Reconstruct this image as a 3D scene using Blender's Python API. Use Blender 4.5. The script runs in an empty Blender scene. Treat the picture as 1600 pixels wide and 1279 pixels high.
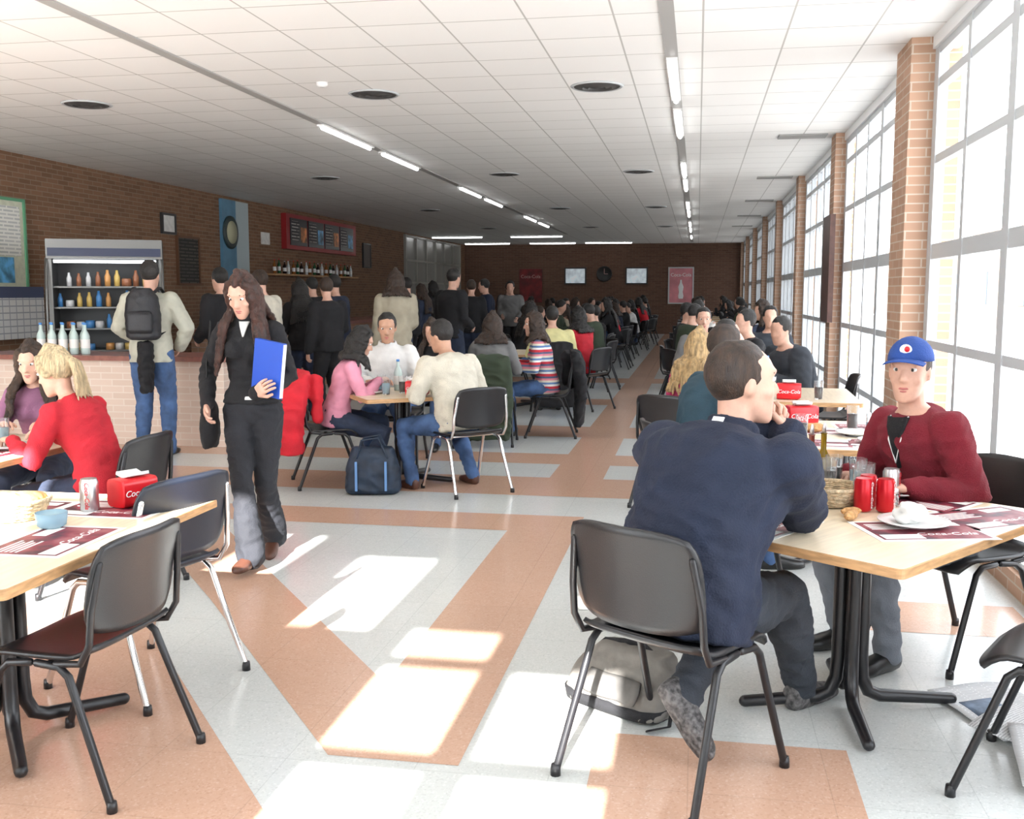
import bpy, math, random
import numpy as np
from mathutils import Vector, Matrix
random.seed(7)
scene=bpy.context.scene
COL=scene.collection
V=lambda *a: Vector(a)
rad=math.radians
# ------------------------------------------------------------------ materials
MC={}
def M(name,col,rough=.6,metal=0,var=.0,vs=12,bump=0,bs=60,emit=0,trans=0,stretch=None):
    if name in MC: return MC[name]
    m=bpy.data.materials.new(name);m.use_nodes=True
    nt=m.node_tree;N=nt.nodes;L=nt.links;b=N['Principled BSDF']
    c=(col[0],col[1],col[2],1)
    b.inputs['Base Color'].default_value=c
    b.inputs['Roughness'].default_value=rough;b.inputs['Metallic'].default_value=metal
    if trans: b.inputs['Transmission Weight'].default_value=trans;b.inputs['IOR'].default_value=1.3
    if emit:
        b.inputs['Emission Color'].default_value=c
        b.inputs['Emission Strength'].default_value=emit
    if var or bump:
        tc=N.new('ShaderNodeTexCoord');mp=N.new('ShaderNodeMapping');L.new(tc.outputs['Object'],mp.inputs[0])
        if stretch: mp.inputs['Scale'].default_value=stretch
    if var:
        n=N.new('ShaderNodeTexNoise');n.inputs['Scale'].default_value=vs;n.inputs['Detail'].default_value=4;L.new(mp.outputs[0],n.inputs['Vector'])
        mx=N.new('ShaderNodeMix');mx.data_type='RGBA'
        d=tuple(max(0,x*(1-var)) for x in col[:3]);u=tuple(min(1,x*(1+var)) for x in col[:3])
        mx.inputs[6].default_value=(*d[:3],1);mx.inputs[7].default_value=(*u[:3],1)
        rp=N.new('ShaderNodeMapRange');rp.inputs[1].default_value=.35;rp.inputs[2].default_value=.65
        L.new(n.outputs[0],rp.inputs[0]);L.new(rp.outputs[0],mx.inputs[0]);L.new(mx.outputs[2],b.inputs['Base Color'])
    if bump:
        n2=N.new('ShaderNodeTexNoise');n2.inputs['Scale'].default_value=bs;n2.inputs['Detail'].default_value=3;L.new(mp.outputs[0],n2.inputs['Vector'])
        bp=N.new('ShaderNodeBump');bp.inputs['Strength'].default_value=bump;bp.inputs['Distance'].default_value=.01
        L.new(n2.outputs[0],bp.inputs['Height']);L.new(bp.outputs[0],b.inputs['Normal'])
    MC[name]=m;return m
def brickmat(name,axis,c1,c2,mo,bw=.25,rh=.068,off=.5,ms=.006,rough=.85):
    m=bpy.data.materials.new(name);m.use_nodes=True;nt=m.node_tree;N=nt.nodes;L=nt.links;b=N['Principled BSDF']
    tc=N.new('ShaderNodeTexCoord');sp=N.new('ShaderNodeSeparateXYZ');cb=N.new('ShaderNodeCombineXYZ')
    L.new(tc.outputs['Object'],sp.inputs[0])
    if axis=='z': L.new(sp.outputs[0],cb.inputs[0]);L.new(sp.outputs[1],cb.inputs[1])
    elif axis=='xy':
        ad=N.new('ShaderNodeMath');L.new(sp.outputs[0],ad.inputs[0]);L.new(sp.outputs[1],ad.inputs[1]);L.new(ad.outputs[0],cb.inputs[0]);L.new(sp.outputs[2],cb.inputs[1])
    else: L.new(sp.outputs['X' if axis=='x' else 'Y'],cb.inputs[0]);L.new(sp.outputs[2],cb.inputs[1])
    t=N.new('ShaderNodeTexBrick');t.offset=off;t.inputs['Scale'].default_value=1
    t.inputs['Brick Width'].default_value=bw;t.inputs['Row Height'].default_value=rh;t.inputs['Mortar Size'].default_value=ms
    t.inputs['Mortar Smooth'].default_value=.3
    t.inputs['Color1'].default_value=(*c1,1);t.inputs['Color2'].default_value=(*c2,1);t.inputs['Mortar'].default_value=(*mo,1)
    L.new(cb.outputs[0],t.inputs['Vector']);L.new(t.outputs['Color'],b.inputs['Base Color'])
    b.inputs['Roughness'].default_value=rough
    return m
def terrazzo(name,base,a,c):
    m=bpy.data.materials.new(name);m.use_nodes=True;nt=m.node_tree;N=nt.nodes;L=nt.links;b=N['Principled BSDF']
    tc=N.new('ShaderNodeTexCoord')
    vo=N.new('ShaderNodeTexVoronoi');vo.inputs['Scale'].default_value=150;L.new(tc.outputs['Object'],vo.inputs['Vector'])
    rp=N.new('ShaderNodeValToRGB');L.new(vo.outputs['Color'],rp.inputs[0])
    e=rp.color_ramp.elements;e[0].color=(*a,1);e[0].position=.1;e[1].color=(*c,1);e[1].position=.9
    k=e.new(.3);k.color=(*base,1);k=e.new(.7);k.color=(*base,1)
    br=N.new('ShaderNodeTexBrick');br.offset=0;br.inputs['Scale'].default_value=1;br.inputs['Brick Width'].default_value=.45;br.inputs['Row Height'].default_value=.45;br.inputs['Mortar Size'].default_value=.002
    br.inputs['Color1'].default_value=(1,1,1,1);br.inputs['Color2'].default_value=(.97,.97,.97,1);br.inputs['Mortar'].default_value=(.84,.84,.84,1)
    L.new(tc.outputs['Object'],br.inputs['Vector'])
    mx=N.new('ShaderNodeMix');mx.data_type='RGBA';mx.blend_type='MULTIPLY';mx.inputs[0].default_value=1
    L.new(rp.outputs[0],mx.inputs[6]);L.new(br.outputs['Color'],mx.inputs[7]);L.new(mx.outputs[2],b.inputs['Base Color'])
    b.inputs['Roughness'].default_value=.2
    return m
# ------------------------------------------------------------------ mesh builder
class MB:
    def __init__(s): s.v=[];s.f=[];s.m=[]
    def add(s,vs,fs,mi=0):
        o=len(s.v);s.v+= [tuple(x) for x in vs];s.f+=[tuple(i+o for i in f) for f in fs];s.m+=[mi]*len(fs);return s
    def loft(s,secs,n=14,mi=0,p=2,caps=True):
        vs=[];fs=[]
        for (c,A,B,a,b) in secs:
            for k in range(n):
                t=2*math.pi*k/n;x=math.cos(t);y=math.sin(t)
                if p!=2: x=math.copysign(abs(x)**(2/p),x);y=math.copysign(abs(y)**(2/p),y)
                vs.append(c+A*(a*x)+B*(b*y))
        for i in range(len(secs)-1):
            for k in range(n):
                k2=(k+1)%n;fs.append((i*n+k,i*n+k2,(i+1)*n+k2,(i+1)*n+k))
        if caps: fs.append(tuple(reversed(range(n))));fs.append(tuple((len(secs)-1)*n+k for k in range(n)))
        return s.add(vs,fs,mi)
    def limb(s,pts,rs,n=12,mi=0,up=None,caps=True,closed=False):
        pts=[Vector(p) for p in pts];N=len(pts)
        ts=[]
        for i in range(N):
            a=pts[max(0,i-1)] if not closed else pts[(i-1)%N];b=pts[min(N-1,i+1)] if not closed else pts[(i+1)%N]
            t=(b-a);ts.append(t.normalized() if t.length>1e-9 else V(0,0,1))
        u=Vector(up) if up else (V(0,0,1) if abs(ts[0].z)<.9 else V(1,0,0))
        secs=[]
        for i in range(N):
            t=ts[i];A=u-t*u.dot(t)
            if A.length<1e-5: A=t.orthogonal()
            A.normalize();B=t.cross(A);u=A
            r=rs[i] if isinstance(rs,(list,tuple)) else rs
            ra,rb=r if isinstance(r,(tuple,list)) else (r,r)
            secs.append((pts[i],A,B,ra,rb))
        if closed:
            secs.append(secs[0]);return s.loft(secs,n,mi,caps=False)
        if caps:
            c,A,B,a,b=secs[0];r=min(a,b);t=ts[0];c2,A2,B2,a2,b2=secs[-1];r2=min(a2,b2);t2=ts[-1]
            secs=[(c-t*r*.95,A,B,a*.35,b*.35),(c-t*r*.7,A,B,a*.72,b*.72),(c-t*r*.35,A,B,a*.94,b*.94)]+secs+[(c2+t2*r2*.35,A2,B2,a2*.94,b2*.94),(c2+t2*r2*.7,A2,B2,a2*.72,b2*.72),(c2+t2*r2*.95,A2,B2,a2*.35,b2*.35)]
        return s.loft(secs,n,mi)
    def ell(s,c,A,B,C,a,b,cc,n=14,mi=0):
        secs=[]
        for k in range(1,9):
            th=math.pi*k/9;z=-math.cos(th);r=math.sin(th);secs.append((c+C*(cc*z),A,B,a*r,b*r))
        return s.loft(secs,n,mi)
    def box(s,a,b,mi=0):
        x0,y0,z0=a;x1,y1,z1=b
        return s.add([(x0,y0,z0),(x1,y0,z0),(x1,y1,z0),(x0,y1,z0),(x0,y0,z1),(x1,y0,z1),(x1,y1,z1),(x0,y1,z1)],[(0,3,2,1),(4,5,6,7),(0,1,5,4),(1,2,6,5),(2,3,7,6),(3,0,4,7)],mi)
    def lathe(s,prof,n=24,mi=0,c=(0,0,0),closed=False):
        vs=[];fs=[]
        for (r,z) in prof:
            for k in range(n):
                t=2*math.pi*k/n;vs.append((c[0]+r*math.cos(t),c[1]+r*math.sin(t),c[2]+z))
        for i in range(len(prof)-1):
            for k in range(n):
                k2=(k+1)%n;fs.append((i*n+k,i*n+k2,(i+1)*n+k2,(i+1)*n+k))
        if not closed: fs.append(tuple(reversed(range(n))));fs.append(tuple((len(prof)-1)*n+k for k in range(n)))
        return s.add(vs,fs,mi)
    def slab(s,fn,nu,nv,th,mi=0):
        P=[[Vector(fn(-1+2*i/nu,-1+2*j/nv)) for j in range(nv+1)] for i in range(nu+1)]
        def nr(i,j):
            a=P[min(i+1,nu)][j]-P[max(i-1,0)][j];b=P[i][min(j+1,nv)]-P[i][max(j-1,0)];return a.cross(b).normalized()
        top=[];bot=[]
        for i in range(nu+1):
            for j in range(nv+1):
                n=nr(i,j)*(th/2);top.append(P[i][j]+n);bot.append(P[i][j]-n)
        W=nv+1;K=len(top);fs=[]
        for i in range(nu):
            for j in range(nv):
                a=i*W+j;fs.append((a,a+W,a+W+1,a+1));fs.append((K+a,K+a+1,K+a+W+1,K+a+W))
        for i in range(nu):
            a=i*W;fs.append((a,K+a,K+a+W,a+W));a=i*W+nv;fs.append((a,a+W,K+a+W,K+a))
        for j in range(nv):
            a=j;fs.append((a,a+1,K+a+1,K+a));a=nu*W+j;fs.append((a,K+a,K+a+1,a+1))
        return s.add(top+bot,fs,mi)
def mkmesh(name,mb,mats,smooth=True,angle=None):
    me=bpy.data.meshes.new(name);me.from_pydata(mb.v,[],mb.f)
    for m in (mats if isinstance(mats,(list,tuple)) else [mats]): me.materials.append(m)
    if any(mb.m): me.polygons.foreach_set('material_index',mb.m)
    if smooth:
        me.polygons.foreach_set('use_smooth',[True]*len(me.polygons))
        if angle:
            try: me.set_sharp_from_angle(angle=rad(angle))
            except Exception: pass
    me.update();return me
def remesh(mb,vox,it=3,mats=None,extra=None,amp=0,sc=1,seed=0,ridge=1):
    me=bpy.data.meshes.new('tmp');me.from_pydata(mb.v,[],mb.f);ob=bpy.data.objects.new('tmp',me);COL.objects.link(ob)
    r=ob.modifiers.new('r','REMESH');r.mode='VOXEL';r.voxel_size=vox;r.use_smooth_shade=True
    if it: sm=ob.modifiers.new('s','SMOOTH');sm.factor=.5;sm.iterations=it
    dg=bpy.context.evaluated_depsgraph_get();ev=ob.evaluated_get(dg);out=bpy.data.meshes.new_from_object(ev)
    bpy.data.objects.remove(ob);bpy.data.meshes.remove(me)
    if amp and len(out.vertices):
        n=len(out.vertices);co=np.empty(n*3,np.float32);out.vertices.foreach_get('co',co);co=co.reshape(-1,3)
        no=np.empty(n*3,np.float32);out.vertex_normals.foreach_get('vector',no);no=no.reshape(-1,3)
        x,y,z=(co*sc).T;q=seed*1.7
        d=np.sin(21*x+4*np.sin(9*z+q)+q)*np.sin(17*z+3*np.sin(13*y+q))+.6*np.sin(31*y+3*np.sin(19*z+q)+2*q)*np.sin(27*z+5*x)+.35*np.sin(60*z+6*np.sin(17*x+q)+5*y)
        if ridge: d=1-np.abs(d)*1.4
        co=co+no*(d*amp)[:,None];out.vertices.foreach_set('co',co.reshape(-1))
    if extra and extra.v:
        n=len(out.vertices);vs=[tuple(v.co) for v in out.vertices]+extra.v
        fs=[tuple(p.vertices) for p in out.polygons]+[tuple(i+n for i in f) for f in extra.f]
        bpy.data.meshes.remove(out);out=bpy.data.meshes.new('m');out.from_pydata(vs,[],fs)
    out.materials.clear()
    for m in (mats if isinstance(mats,(list,tuple)) else [mats]): out.materials.append(m)
    out.polygons.foreach_set('use_smooth',[True]*len(out.polygons));out.update();return out
def O(name,me,parent=None,loc=(0,0,0),rot=(0,0,0),label=None,cat=None,group=None,kind=None,scale=None):
    ob=bpy.data.objects.new(name,me);COL.objects.link(ob);ob.location=loc;ob.rotation_euler=rot
    if scale is not None: ob.scale=(scale,)*3 if isinstance(scale,(int,float)) else scale
    if parent: ob.parent=parent
    if label: ob['label']=label
    if cat: ob['category']=cat
    if group: ob['group']=group
    if kind: ob['kind']=kind
    return ob
def copytree(ob,loc,rz,label=None,group=None,scale=None):
    n=ob.copy();COL.objects.link(n);n.location=loc;n.rotation_euler=(0,0,rz)
    if scale: n.scale=(scale,)*3
    for c in ob.children:
        k=c.copy();COL.objects.link(k);k.parent=n
        for g in c.children:
            gg=g.copy();COL.objects.link(gg);gg.parent=k
    if label: n['label']=label
    if group: n['group']=group
    return n
def textmesh(s,size,mat,ext=.001,shear=0):
    cu=bpy.data.curves.new('t','FONT');cu.body=s;cu.size=size;cu.extrude=ext;cu.align_x='CENTER';cu.align_y='CENTER';cu.shear=shear
    ob=bpy.data.objects.new('t',cu);COL.objects.link(ob);dg=bpy.context.evaluated_depsgraph_get()
    me=bpy.data.meshes.new_from_object(ob.evaluated_get(dg));bpy.data.objects.remove(ob);me.materials.clear();me.materials.append(mat);return me
# ------------------------------------------------------------------ palette
skin=M('skin_light',(.60,.35,.26),.5,var=.08,vs=25,bump=.05,bs=200)
skin2=M('skin_tan',(.48,.27,.18),.5,var=.08,vs=25,bump=.05,bs=200)
lipm=M('lips',(.42,.13,.12),.4);eyew=M('eye_white',(.75,.73,.7),.2);eyed=M('eye_iris',(.03,.02,.015),.1)
hblack=M('hair_black',(.010,.008,.007),.38,var=.5,vs=20,bump=.9,bs=120,stretch=(3,3,.4))
hbrown=M('hair_brown',(.035,.018,.010),.42,var=.5,vs=20,bump=.9,bs=120,stretch=(3,3,.4))
haub=M('hair_auburn',(.045,.015,.009),.33,var=.6,vs=18,bump=.9,bs=120,stretch=(3,3,.4))
hblond=M('hair_blond',(.58,.45,.27),.45,var=.35,vs=30,bump=.9,bs=160,stretch=(3,3,.3))
def fab(n,c,b=.35,bs=160,var=.12): return M('fabric_'+n,c,.85,var=var,vs=7,bump=b,bs=bs)
navy=fab('navy',(.007,.013,.034));black=fab('black',(.006,.006,.008));denim=fab('denim',(.05,.10,.22),.4,220,.35);dkdenim=fab('dark_denim',(.02,.03,.06),.4,220,.3)
red=fab('red',(.55,.012,.025));maroon=fab('maroon',(.20,.009,.022),.8,260);pink=fab('pink',(.66,.27,.37));white=fab('white',(.70,.70,.69));cream=fab('cream',(.64,.60,.50),.9,150)
beige=fab('beige',(.36,.32,.24));yellow=fab('yellow',(.62,.57,.28));grey=fab('grey',(.15,.15,.15),.5,200);teal=fab('teal',(.018,.05,.075));greyt=fab('grey_trousers',(.15,.165,.19));dgrey=fab('charcoal',(.028,.034,.045))
blueshirt=fab('blue',(.12,.25,.5));scar=fab('scarlet',(.46,.012,.025));orange=fab('orange',(.5,.15,.05));olive=fab('olive',(.03,.045,.025))
leath=M('leather_black',(.01,.01,.01),.35);leatb=M('leather_brown',(.08,.03,.018),.4);shoeg=M('sneaker_grey',(.09,.085,.085),.7,var=.7,vs=60,bump=.6,bs=60)
plast=M('chair_plastic',(.014,.014,.016),.3,bump=.12,bs=300);plastb=M('chair_plastic_blue',(.008,.012,.024),.38,bump=.12,bs=300)
chrome=M('chrome',(.75,.75,.76),.15,1);blkmet=M('black_metal',(.010,.010,.012),.35)
lam=M('laminate',(.74,.62,.45),.3,var=.08,vs=5,stretch=(1,10,1));woode=M('wood_edge',(.45,.26,.12),.5,var=.2,vs=14,stretch=(1,1,6))
whitep=M('porcelain',(.8,.8,.79),.2);glassm=M('clear_glass',(.95,.97,.97),.03,trans=.95);cola=M('cola',(.03,.008,.003),.08);waterm=M('bluish_glass',(.5,.72,.85),.05,trans=.6)
redp=M('red_plastic',(.6,.008,.015),.3);canr=M('can_red',(.55,.01,.02),.3,.4);alu=M('aluminium',(.6,.6,.62),.3,.9);bread=M('bread',(.55,.30,.12),.8,var=.3,vs=30,bump=.5)
wick=M('wicker',(.55,.43,.28),.8,var=.3,vs=60,bump=.8,bs=90);paper=M('paper',(.82,.82,.8),.8,bump=.1,bs=30)
wtxt=M('white_print',(.85,.85,.85),.6);frame=M('window_frame_white',(.50,.53,.55),.4);foldb=M('folder_blue',(.015,.075,.45),.35)
oilm=M('oil',(.35,.22,.02),.1,trans=.5);vin=M('vinegar',(.15,.03,.02),.1)
# ------------------------------------------------------------------ people
def ik(S,T,l1,l2,pole):
    d=T-S;L=d.length
    if L>(l1+l2)*.995: T=S+d*((l1+l2)*.995/L);d=T-S;L=d.length
    L=max(L,.08);u=d.normalized();a=(l1*l1-l2*l2+L*L)/(2*L);hh=math.sqrt(max(0,l1*l1-a*a))
    p=pole-u*pole.dot(u);p=p.normalized() if p.length>1e-6 else u.orthogonal()
    return S+u*a+p*hh,T
def hand(bm,fm,W,d,nrm,side,curl=32,n=7):
    d=d.normalized();nrm=(nrm-d*nrm.dot(d)).normalized();a=d.cross(nrm)*(1 if side<0 else -1)
    bm.loft([(W-d*.02,a,nrm,.026,.02),(W+d*.01,a,nrm,.028,.019),(W+d*.04,a,nrm,.038,.018),(W+d*.07,a,nrm,.041,.016),(W+d*.09,a,nrm,.037,.011)],12,p=2.4)
    bm.limb([W+d*.02+a*.015,W+d*.045+a*.036+nrm*.006],[.016,.013],8)
    for i in range(4):
        L=[.072,.08,.075,.058][i];b=W+d*(.078-[.004,0,.003,.012][i])+a*(.0295-.0198*i);ang=rad(curl*.5);pts=[b];sp=(1.5-i)*.05
        for fr in (.45,.3,.25):
            dd=(d*math.cos(ang)+nrm*math.sin(ang)+a*sp).normalized();b=b+dd*(L*fr);pts.append(b);ang+=rad(curl*(.9+.1*i))
        fm.limb(pts,[.0095,.0088,.0082,.007],n)
    b=W+d*.035+a*.03+nrm*.004;d1=(d*.75+a*.6+nrm*.25).normalized();p1=b+d1*.04;d2=(d*.95+a*.15+nrm*.35).normalized();fm.limb([b-d1*.012,p1,p1+d2*.032],[.0125,.0108,.0085],n)
def person(loc,yaw,label,h=1.75,seat=None,lean=(6,10),side=0,twist=0,head=(0,0),lh=None,rh=None,lf=None,rf=None,lp=None,rp=None,lk=None,rk=None,fem=0,w=1.,
    top=None,te=.013,hem=.10,sleeve=1.,topname='shirt',bot=None,be=.012,flare=.048,shoe=None,hair='short',hm=None,sk=None,vox=.014,face=True,curl=32,collar=False,hdl=None,hdr=None,ldn=None,rdn=None,footl=None,footr=None,upl=None,wr=.0045,cat='person'):
    s=h/1.75;sk=sk or skin;hm=hm or hbrown;bot=bot or denim;shoe=shoe or leath;top=top or black
    fl=lambda t:Vector(t)/s
    B=MB();F=MB();T=MB();P=MB()
    pz=.955 if seat is None else seat/s+.105
    P0=V(0,0,pz)
    def dirv(an): a=rad(an);return V(math.sin(a),math.sin(rad(side)),math.cos(a)).normalized()
    d1=dirv(lean[0]);d2=dirv(lean[1])
    l0=V(0,1,0);tw=rad(twist);l2=(V(-math.sin(tw),math.cos(tw),0));l2=(l2-d2*l2.dot(d2)).normalized();f1=l0.cross(d1).normalized();f2=l2.cross(d2).normalized()
    lm=(l0+l2).normalized()
    Wa=P0+d1*.15;Ch=Wa+d2*.20;Sh=Ch+d2*.11;Nb=Sh+d2*.055
    if fem: A=[(.10,.085),(.165,.115),(.168,.118),(.118,.088),(.125,.092),(.142,.108),(.148,.10),(.135,.08),(.095,.062),(.052,.052)];sw=.152
    else: A=[(.10,.09),(.155,.115),(.16,.118),(.145,.105),(.152,.11),(.168,.12),(.175,.115),(.16,.092),(.11,.072),(.062,.06)];sw=.178
    C=[P0-d1*.10,P0-d1*.04,P0+d1*.03,Wa,Wa+d2*.09,Ch,Ch+d2*.07,Sh,Sh+d2*.035,Nb+d2*.015]
    AX=[(l0,f1)]*3+[(lm,f1)]+[(l2,f2)]*6
    B.loft([(C[i],AX[i][0],AX[i][1],A[i][0]*w-.004,A[i][1]*w-.004) for i in range(10)],20,p=2.3)
    if fem:
        for sg in (1,-1): 
            c=Ch+l2*.062*sg+f2*.082;B.ell(c,l2,f2,d2,.052,.045,.052);T.ell(c,l2,f2,d2,.06+te*.5,.05+te,.062)
    hy,hp=rad(head[0]+twist),rad(head[1])
    hf=V(math.cos(hy)*math.cos(hp),math.sin(hy)*math.cos(hp),-math.sin(hp));hl=V(-math.sin(hy),math.cos(hy),0);hu=hf.cross(hl).normalized()
    if hu.z<0: hu=-hu
    nd=(d2*.7+V(0,0,.6)+hf*.25).normalized()
    Hc=Nb+nd*.075+hu*.085+hf*.012
    B.limb([Nb-d2*.03,Nb+nd*.04,Hc-hu*.05-hf*.02],[.058 if not fem else .047,.052 if not fem else .043,.055 if not fem else .048],12)
    HS=[(-.120,.020,.016,.070),(-.112,.034,.034,.058),(-.095,.046,.052,.042),(-.07,.055,.070,.026),(-.04,.062,.084,.012),(-.01,.068,.092,.004),(.02,.0715,.095,.0),(.05,.073,.097,-.003),(.078,.067,.088,-.008),(.102,.05,.066,-.012),(.118,.024,.034,-.014)]
    B.loft([(Hc+hf*o+hu*z,hl,hf,a*(.94 if fem else 1),b) for z,a,b,o in HS],20,p=2.15)
    B.limb([Hc+hf*.088+hu*.022,Hc+hf*.104-hu*.006,Hc+hf*.112-hu*.024],[.006,.009,.0115],8)
    for sg in (1,-1):
        B.ell(Hc+hf*.100-hu*.028+hl*.011*sg,hl,hf,hu,.008,.009,.007,8)
        B.ell(Hc+hl*.0745*sg-hf*.005-hu*.002,hl,hf,hu,.009,.018,.032,10)
        B.ell(Hc+hf*.055-hu*.025+hl*.038*sg,hl,hf,hu,.026,.03,.022,10)
    B.limb([Hc+hf*.083+hu*.040-hl*.045,Hc+hf*.091+hu*.042,Hc+hf*.083+hu*.040+hl*.045],.009,8)
    res={}
    for sg,tg,pole,hdv,ndv,nm in ((1,lh,lp,hdl,ldn,'L'),(-1,rh,rp,hdr,rdn,'R')):
        S=Sh+l2*(sw*w*sg)-d2*.015
        if tg is None: tg=(.36,.16*sg,.80) if seat is not None else (.06,.27*sg,.78)
        Tg=fl(tg);pl=Vector(pole) if pole else (V(-.25,.55*sg,-1) if seat is not None else V(-1,.3*sg,0))
        E,Wr=ik(S,Tg,.285,.255,pl)
        mU=S.lerp(E,.45);mF=E.lerp(Wr,.35);q=.9 if fem else 1
        B.limb([S,mU,E,mF,Wr],[.05*q,.045*q,.037*q,.039*q,.026*q],12)
        r=te;k=w**.5
        T.ell(S,l2,f2,d2,(.058*q)*k+te*.8,(.06*q)*k+te*.8,(.058*q)*k+te*.8)
        if sleeve>=.99:
            T.limb([S,mU,E,mF,E.lerp(Wr,.97)],[(.056*q*k+r),(.050*q*k+r),(.043*q*k+r),(.042*q+r),(.030*q+r*.9)],14,caps=True)
        elif sleeve>.5: T.limb([S,mU,E,E.lerp(Wr,(sleeve-.5)*2)],[(.056*q*k+r),(.05*q*k+r),(.043*q+r),(.042*q+r)],14)
        else: T.limb([S,S.lerp(E,sleeve*2)],[(.056*q*k+r),(.052*q*k+r)],14)
        fd=(Wr-E).normalized();hd=Vector(hdv) if hdv else (V(fd.x,fd.y,fd.z*.3-.05) if seat is not None else fd)
        nn=Vector(ndv) if ndv else (V(0,0,-1) if seat is not None else V(0,-sg,0.01))
        hand(B,F,Wr,hd,nn,sg,curl);res[nm]=(S,E,Wr)
    for sg,tg,pole,ft,nm,upv in ((1,lf,lk,footl,'lf',upl),(-1,rf,rk,footr,'rf',None)):
        Hp=P0+l0*(.088*sg)-V(0,0,.03)
        if tg is None: tg=(.40,.13*sg,.085) if seat is not None else (0,.11*sg,.085)
        An=fl(tg);pl=Vector(pole) if pole else (V(1,.15*sg,1.2) if seat is not None else V(1,.05*sg,0))
        K,An=ik(Hp,An,.44,.425,pl)
        mT=Hp.lerp(K,.5);mC=K.lerp(An,.3)
        B.limb([Hp,mT,K,mC,An],[.078,.07,.048,.052,.034],12)
        e=be
        P.limb([Hp,mT,K,mC,K.lerp(An,.7),K.lerp(An,1.03)],[.088+e,.078+e,.056+e,.060+e*.8,max(flare,.044+e*.6),flare+.006],14)
        fdv=Vector(ft) if ft else V(1,.15*sg,0)
        fdv.normalize();up=Vector(upv) if upv else V(0,0,1);up=(up-fdv*up.dot(fdv)).normalized();lat=up.cross(fdv)
        res[nm]=(An,fdv,up,lat)
        B.limb([An-up*.02,An+fdv*.08-up*.045],[.03,.028],8)
    k=hem
    if seat is not None: lo=[(P0-d1*min(.09,k),l0,f1,A[1][0]*w+te,A[1][1]*w+te)]
    else: lo=[(P0-d1*k,l0,f1,A[1][0]*w+te+.01,A[1][1]*w+te+.005)]
    st=1 if k>=.04 else (2 if k>-.03 else 3)
    if k<0: lo=[(P0-d1*k,l0,f1,A[2][0]*w+te,A[2][1]*w+te)];st=3
    secs=lo+[(C[i],AX[i][0],AX[i][1],A[i][0]*w+te,A[i][1]*w+te) for i in range(st,9) if not(i==1 and k<=.05)]
    secs.append((Nb+d2*.002,l2,f2,A[9][0]+te*.8+.004,A[9][1]+te*.8+.004))
    T.loft(secs,22,p=2.3)
    if collar:
        ring=[Nb+d2*.012+nd*.012+l2*(math.cos(t)*.068)+f2*(math.sin(t)*.064+.006) for t in [2*math.pi*i/14 for i in range(14)]]
        T.limb(ring,[(.026,.012)]*14,8,closed=True,up=nd)
    P.loft([(C[0],l0,f1,.10*w+be,.09*w+be),(C[1],l0,f1,A[1][0]*w+be,A[1][1]*w+be),(C[2],l0,f1,A[2][0]*w+be*.6,A[2][1]*w+be*.6),(P0+d1*.07,l0,f1,A[2][0]*w*.96+be*.3,A[2][1]*w*.96+be*.3)],20,p=2.3)
    body=O('person',remesh(B,min(vox,.009) if face else vox,2 if face else 3,sk,F if vox<.025 else None),None,loc,(0,0,yaw),label,cat,scale=s)
    sd=((round(loc[0]*10)*31+round(loc[1]*10)*17)%97)/9.
    O(topname,remesh(T,vox,3,top,None,wr,1,sd),body)
    O('trousers',remesh(P,vox,3,bot,None,wr,1.1,sd+2),body)
    for nm in ('lf','rf'):
        An,fd,up,lat=res[nm];Q=MB();z=-.05
        Q.loft([(An-fd*.062+up*z*.8,lat,up,.02,.02),(An-fd*.052+up*(z+.01),lat,up,.034,.042),(An-fd*.01+up*(z+.012),lat,up,.039,.05),(An+fd*.06+up*(z+.003),lat,up,.041,.040),(An+fd*.12+up*(z-.004),lat,up,.046,.031),(An+fd*.17+up*(z-.008),lat,up,.038,.024),(An+fd*.195+up*(z-.012),lat,up,.018,.014)],14,p=2.6)
        Q.limb([An-up*.03,An+up*.015],[.042,.043],10)
        O('shoe',remesh(Q,min(vox,.012),2,shoe),body)
    Q=MB();L=lambda f,l,u:Hc+hf*f+hl*l+hu*u
    if hair=='crop': Q.ell(L(-.021,0,.036),hl,hf,hu,.0815,.100,.102,20)
    else: Q.ell(L(-.018,0,.036),hl,hf,hu,.083,.099,.103,18)
    if hair in('long','curly','tail','bob'):
        for sg in (1,-1): Q.limb([L(.045,.05*sg,.095),L(.03,.078*sg,.04),L(.0,.084*sg,-.01)],[.018,.02,.022],8)
        Q.limb([L(.06,0,.105),L(.0,0,.14),L(-.07,0,.10)],[.02,.03,.03],8)
    if hair in('long','curly','bob'):
        n=26;dn={'long':.36,'curly':.30,'bob':.12}[hair]
        for i in range(n):
            t=rad(52+(256)*i/(n-1));x,y=math.cos(t),math.sin(t);j=random.uniform(-.01,.01)
            pts=[L(x*.075-.01,y*.072,.06),L(x*.092-.012,y*.088,0),L(x*.085-.015,y*.085,-.08)]
            for q in range(1,5):
                dz=.08+dn*q/4+j;rr=.09+.02*q
                p=L(x*rr-.02,y*(rr+.01),-.0)-V(0,0,dz)
                if x>0.1: p+=f2*max(0,(.115*w-(p-Sh).dot(f2)))*(1 if dz>.15 else 0)*.9
                elif x<-.1: p-=f2*max(0,(.115*w+(p-Sh).dot(f2)))*(1 if dz>.15 else 0)*.9
                if hair=='curly': p+=V(math.sin(q*2.4+i),math.cos(q*2.1+i*2),0)*.014
                pts.append(p)
            Q.limb(pts,[.02,.024,.024,.021,.019,.015,.008],8)
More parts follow.
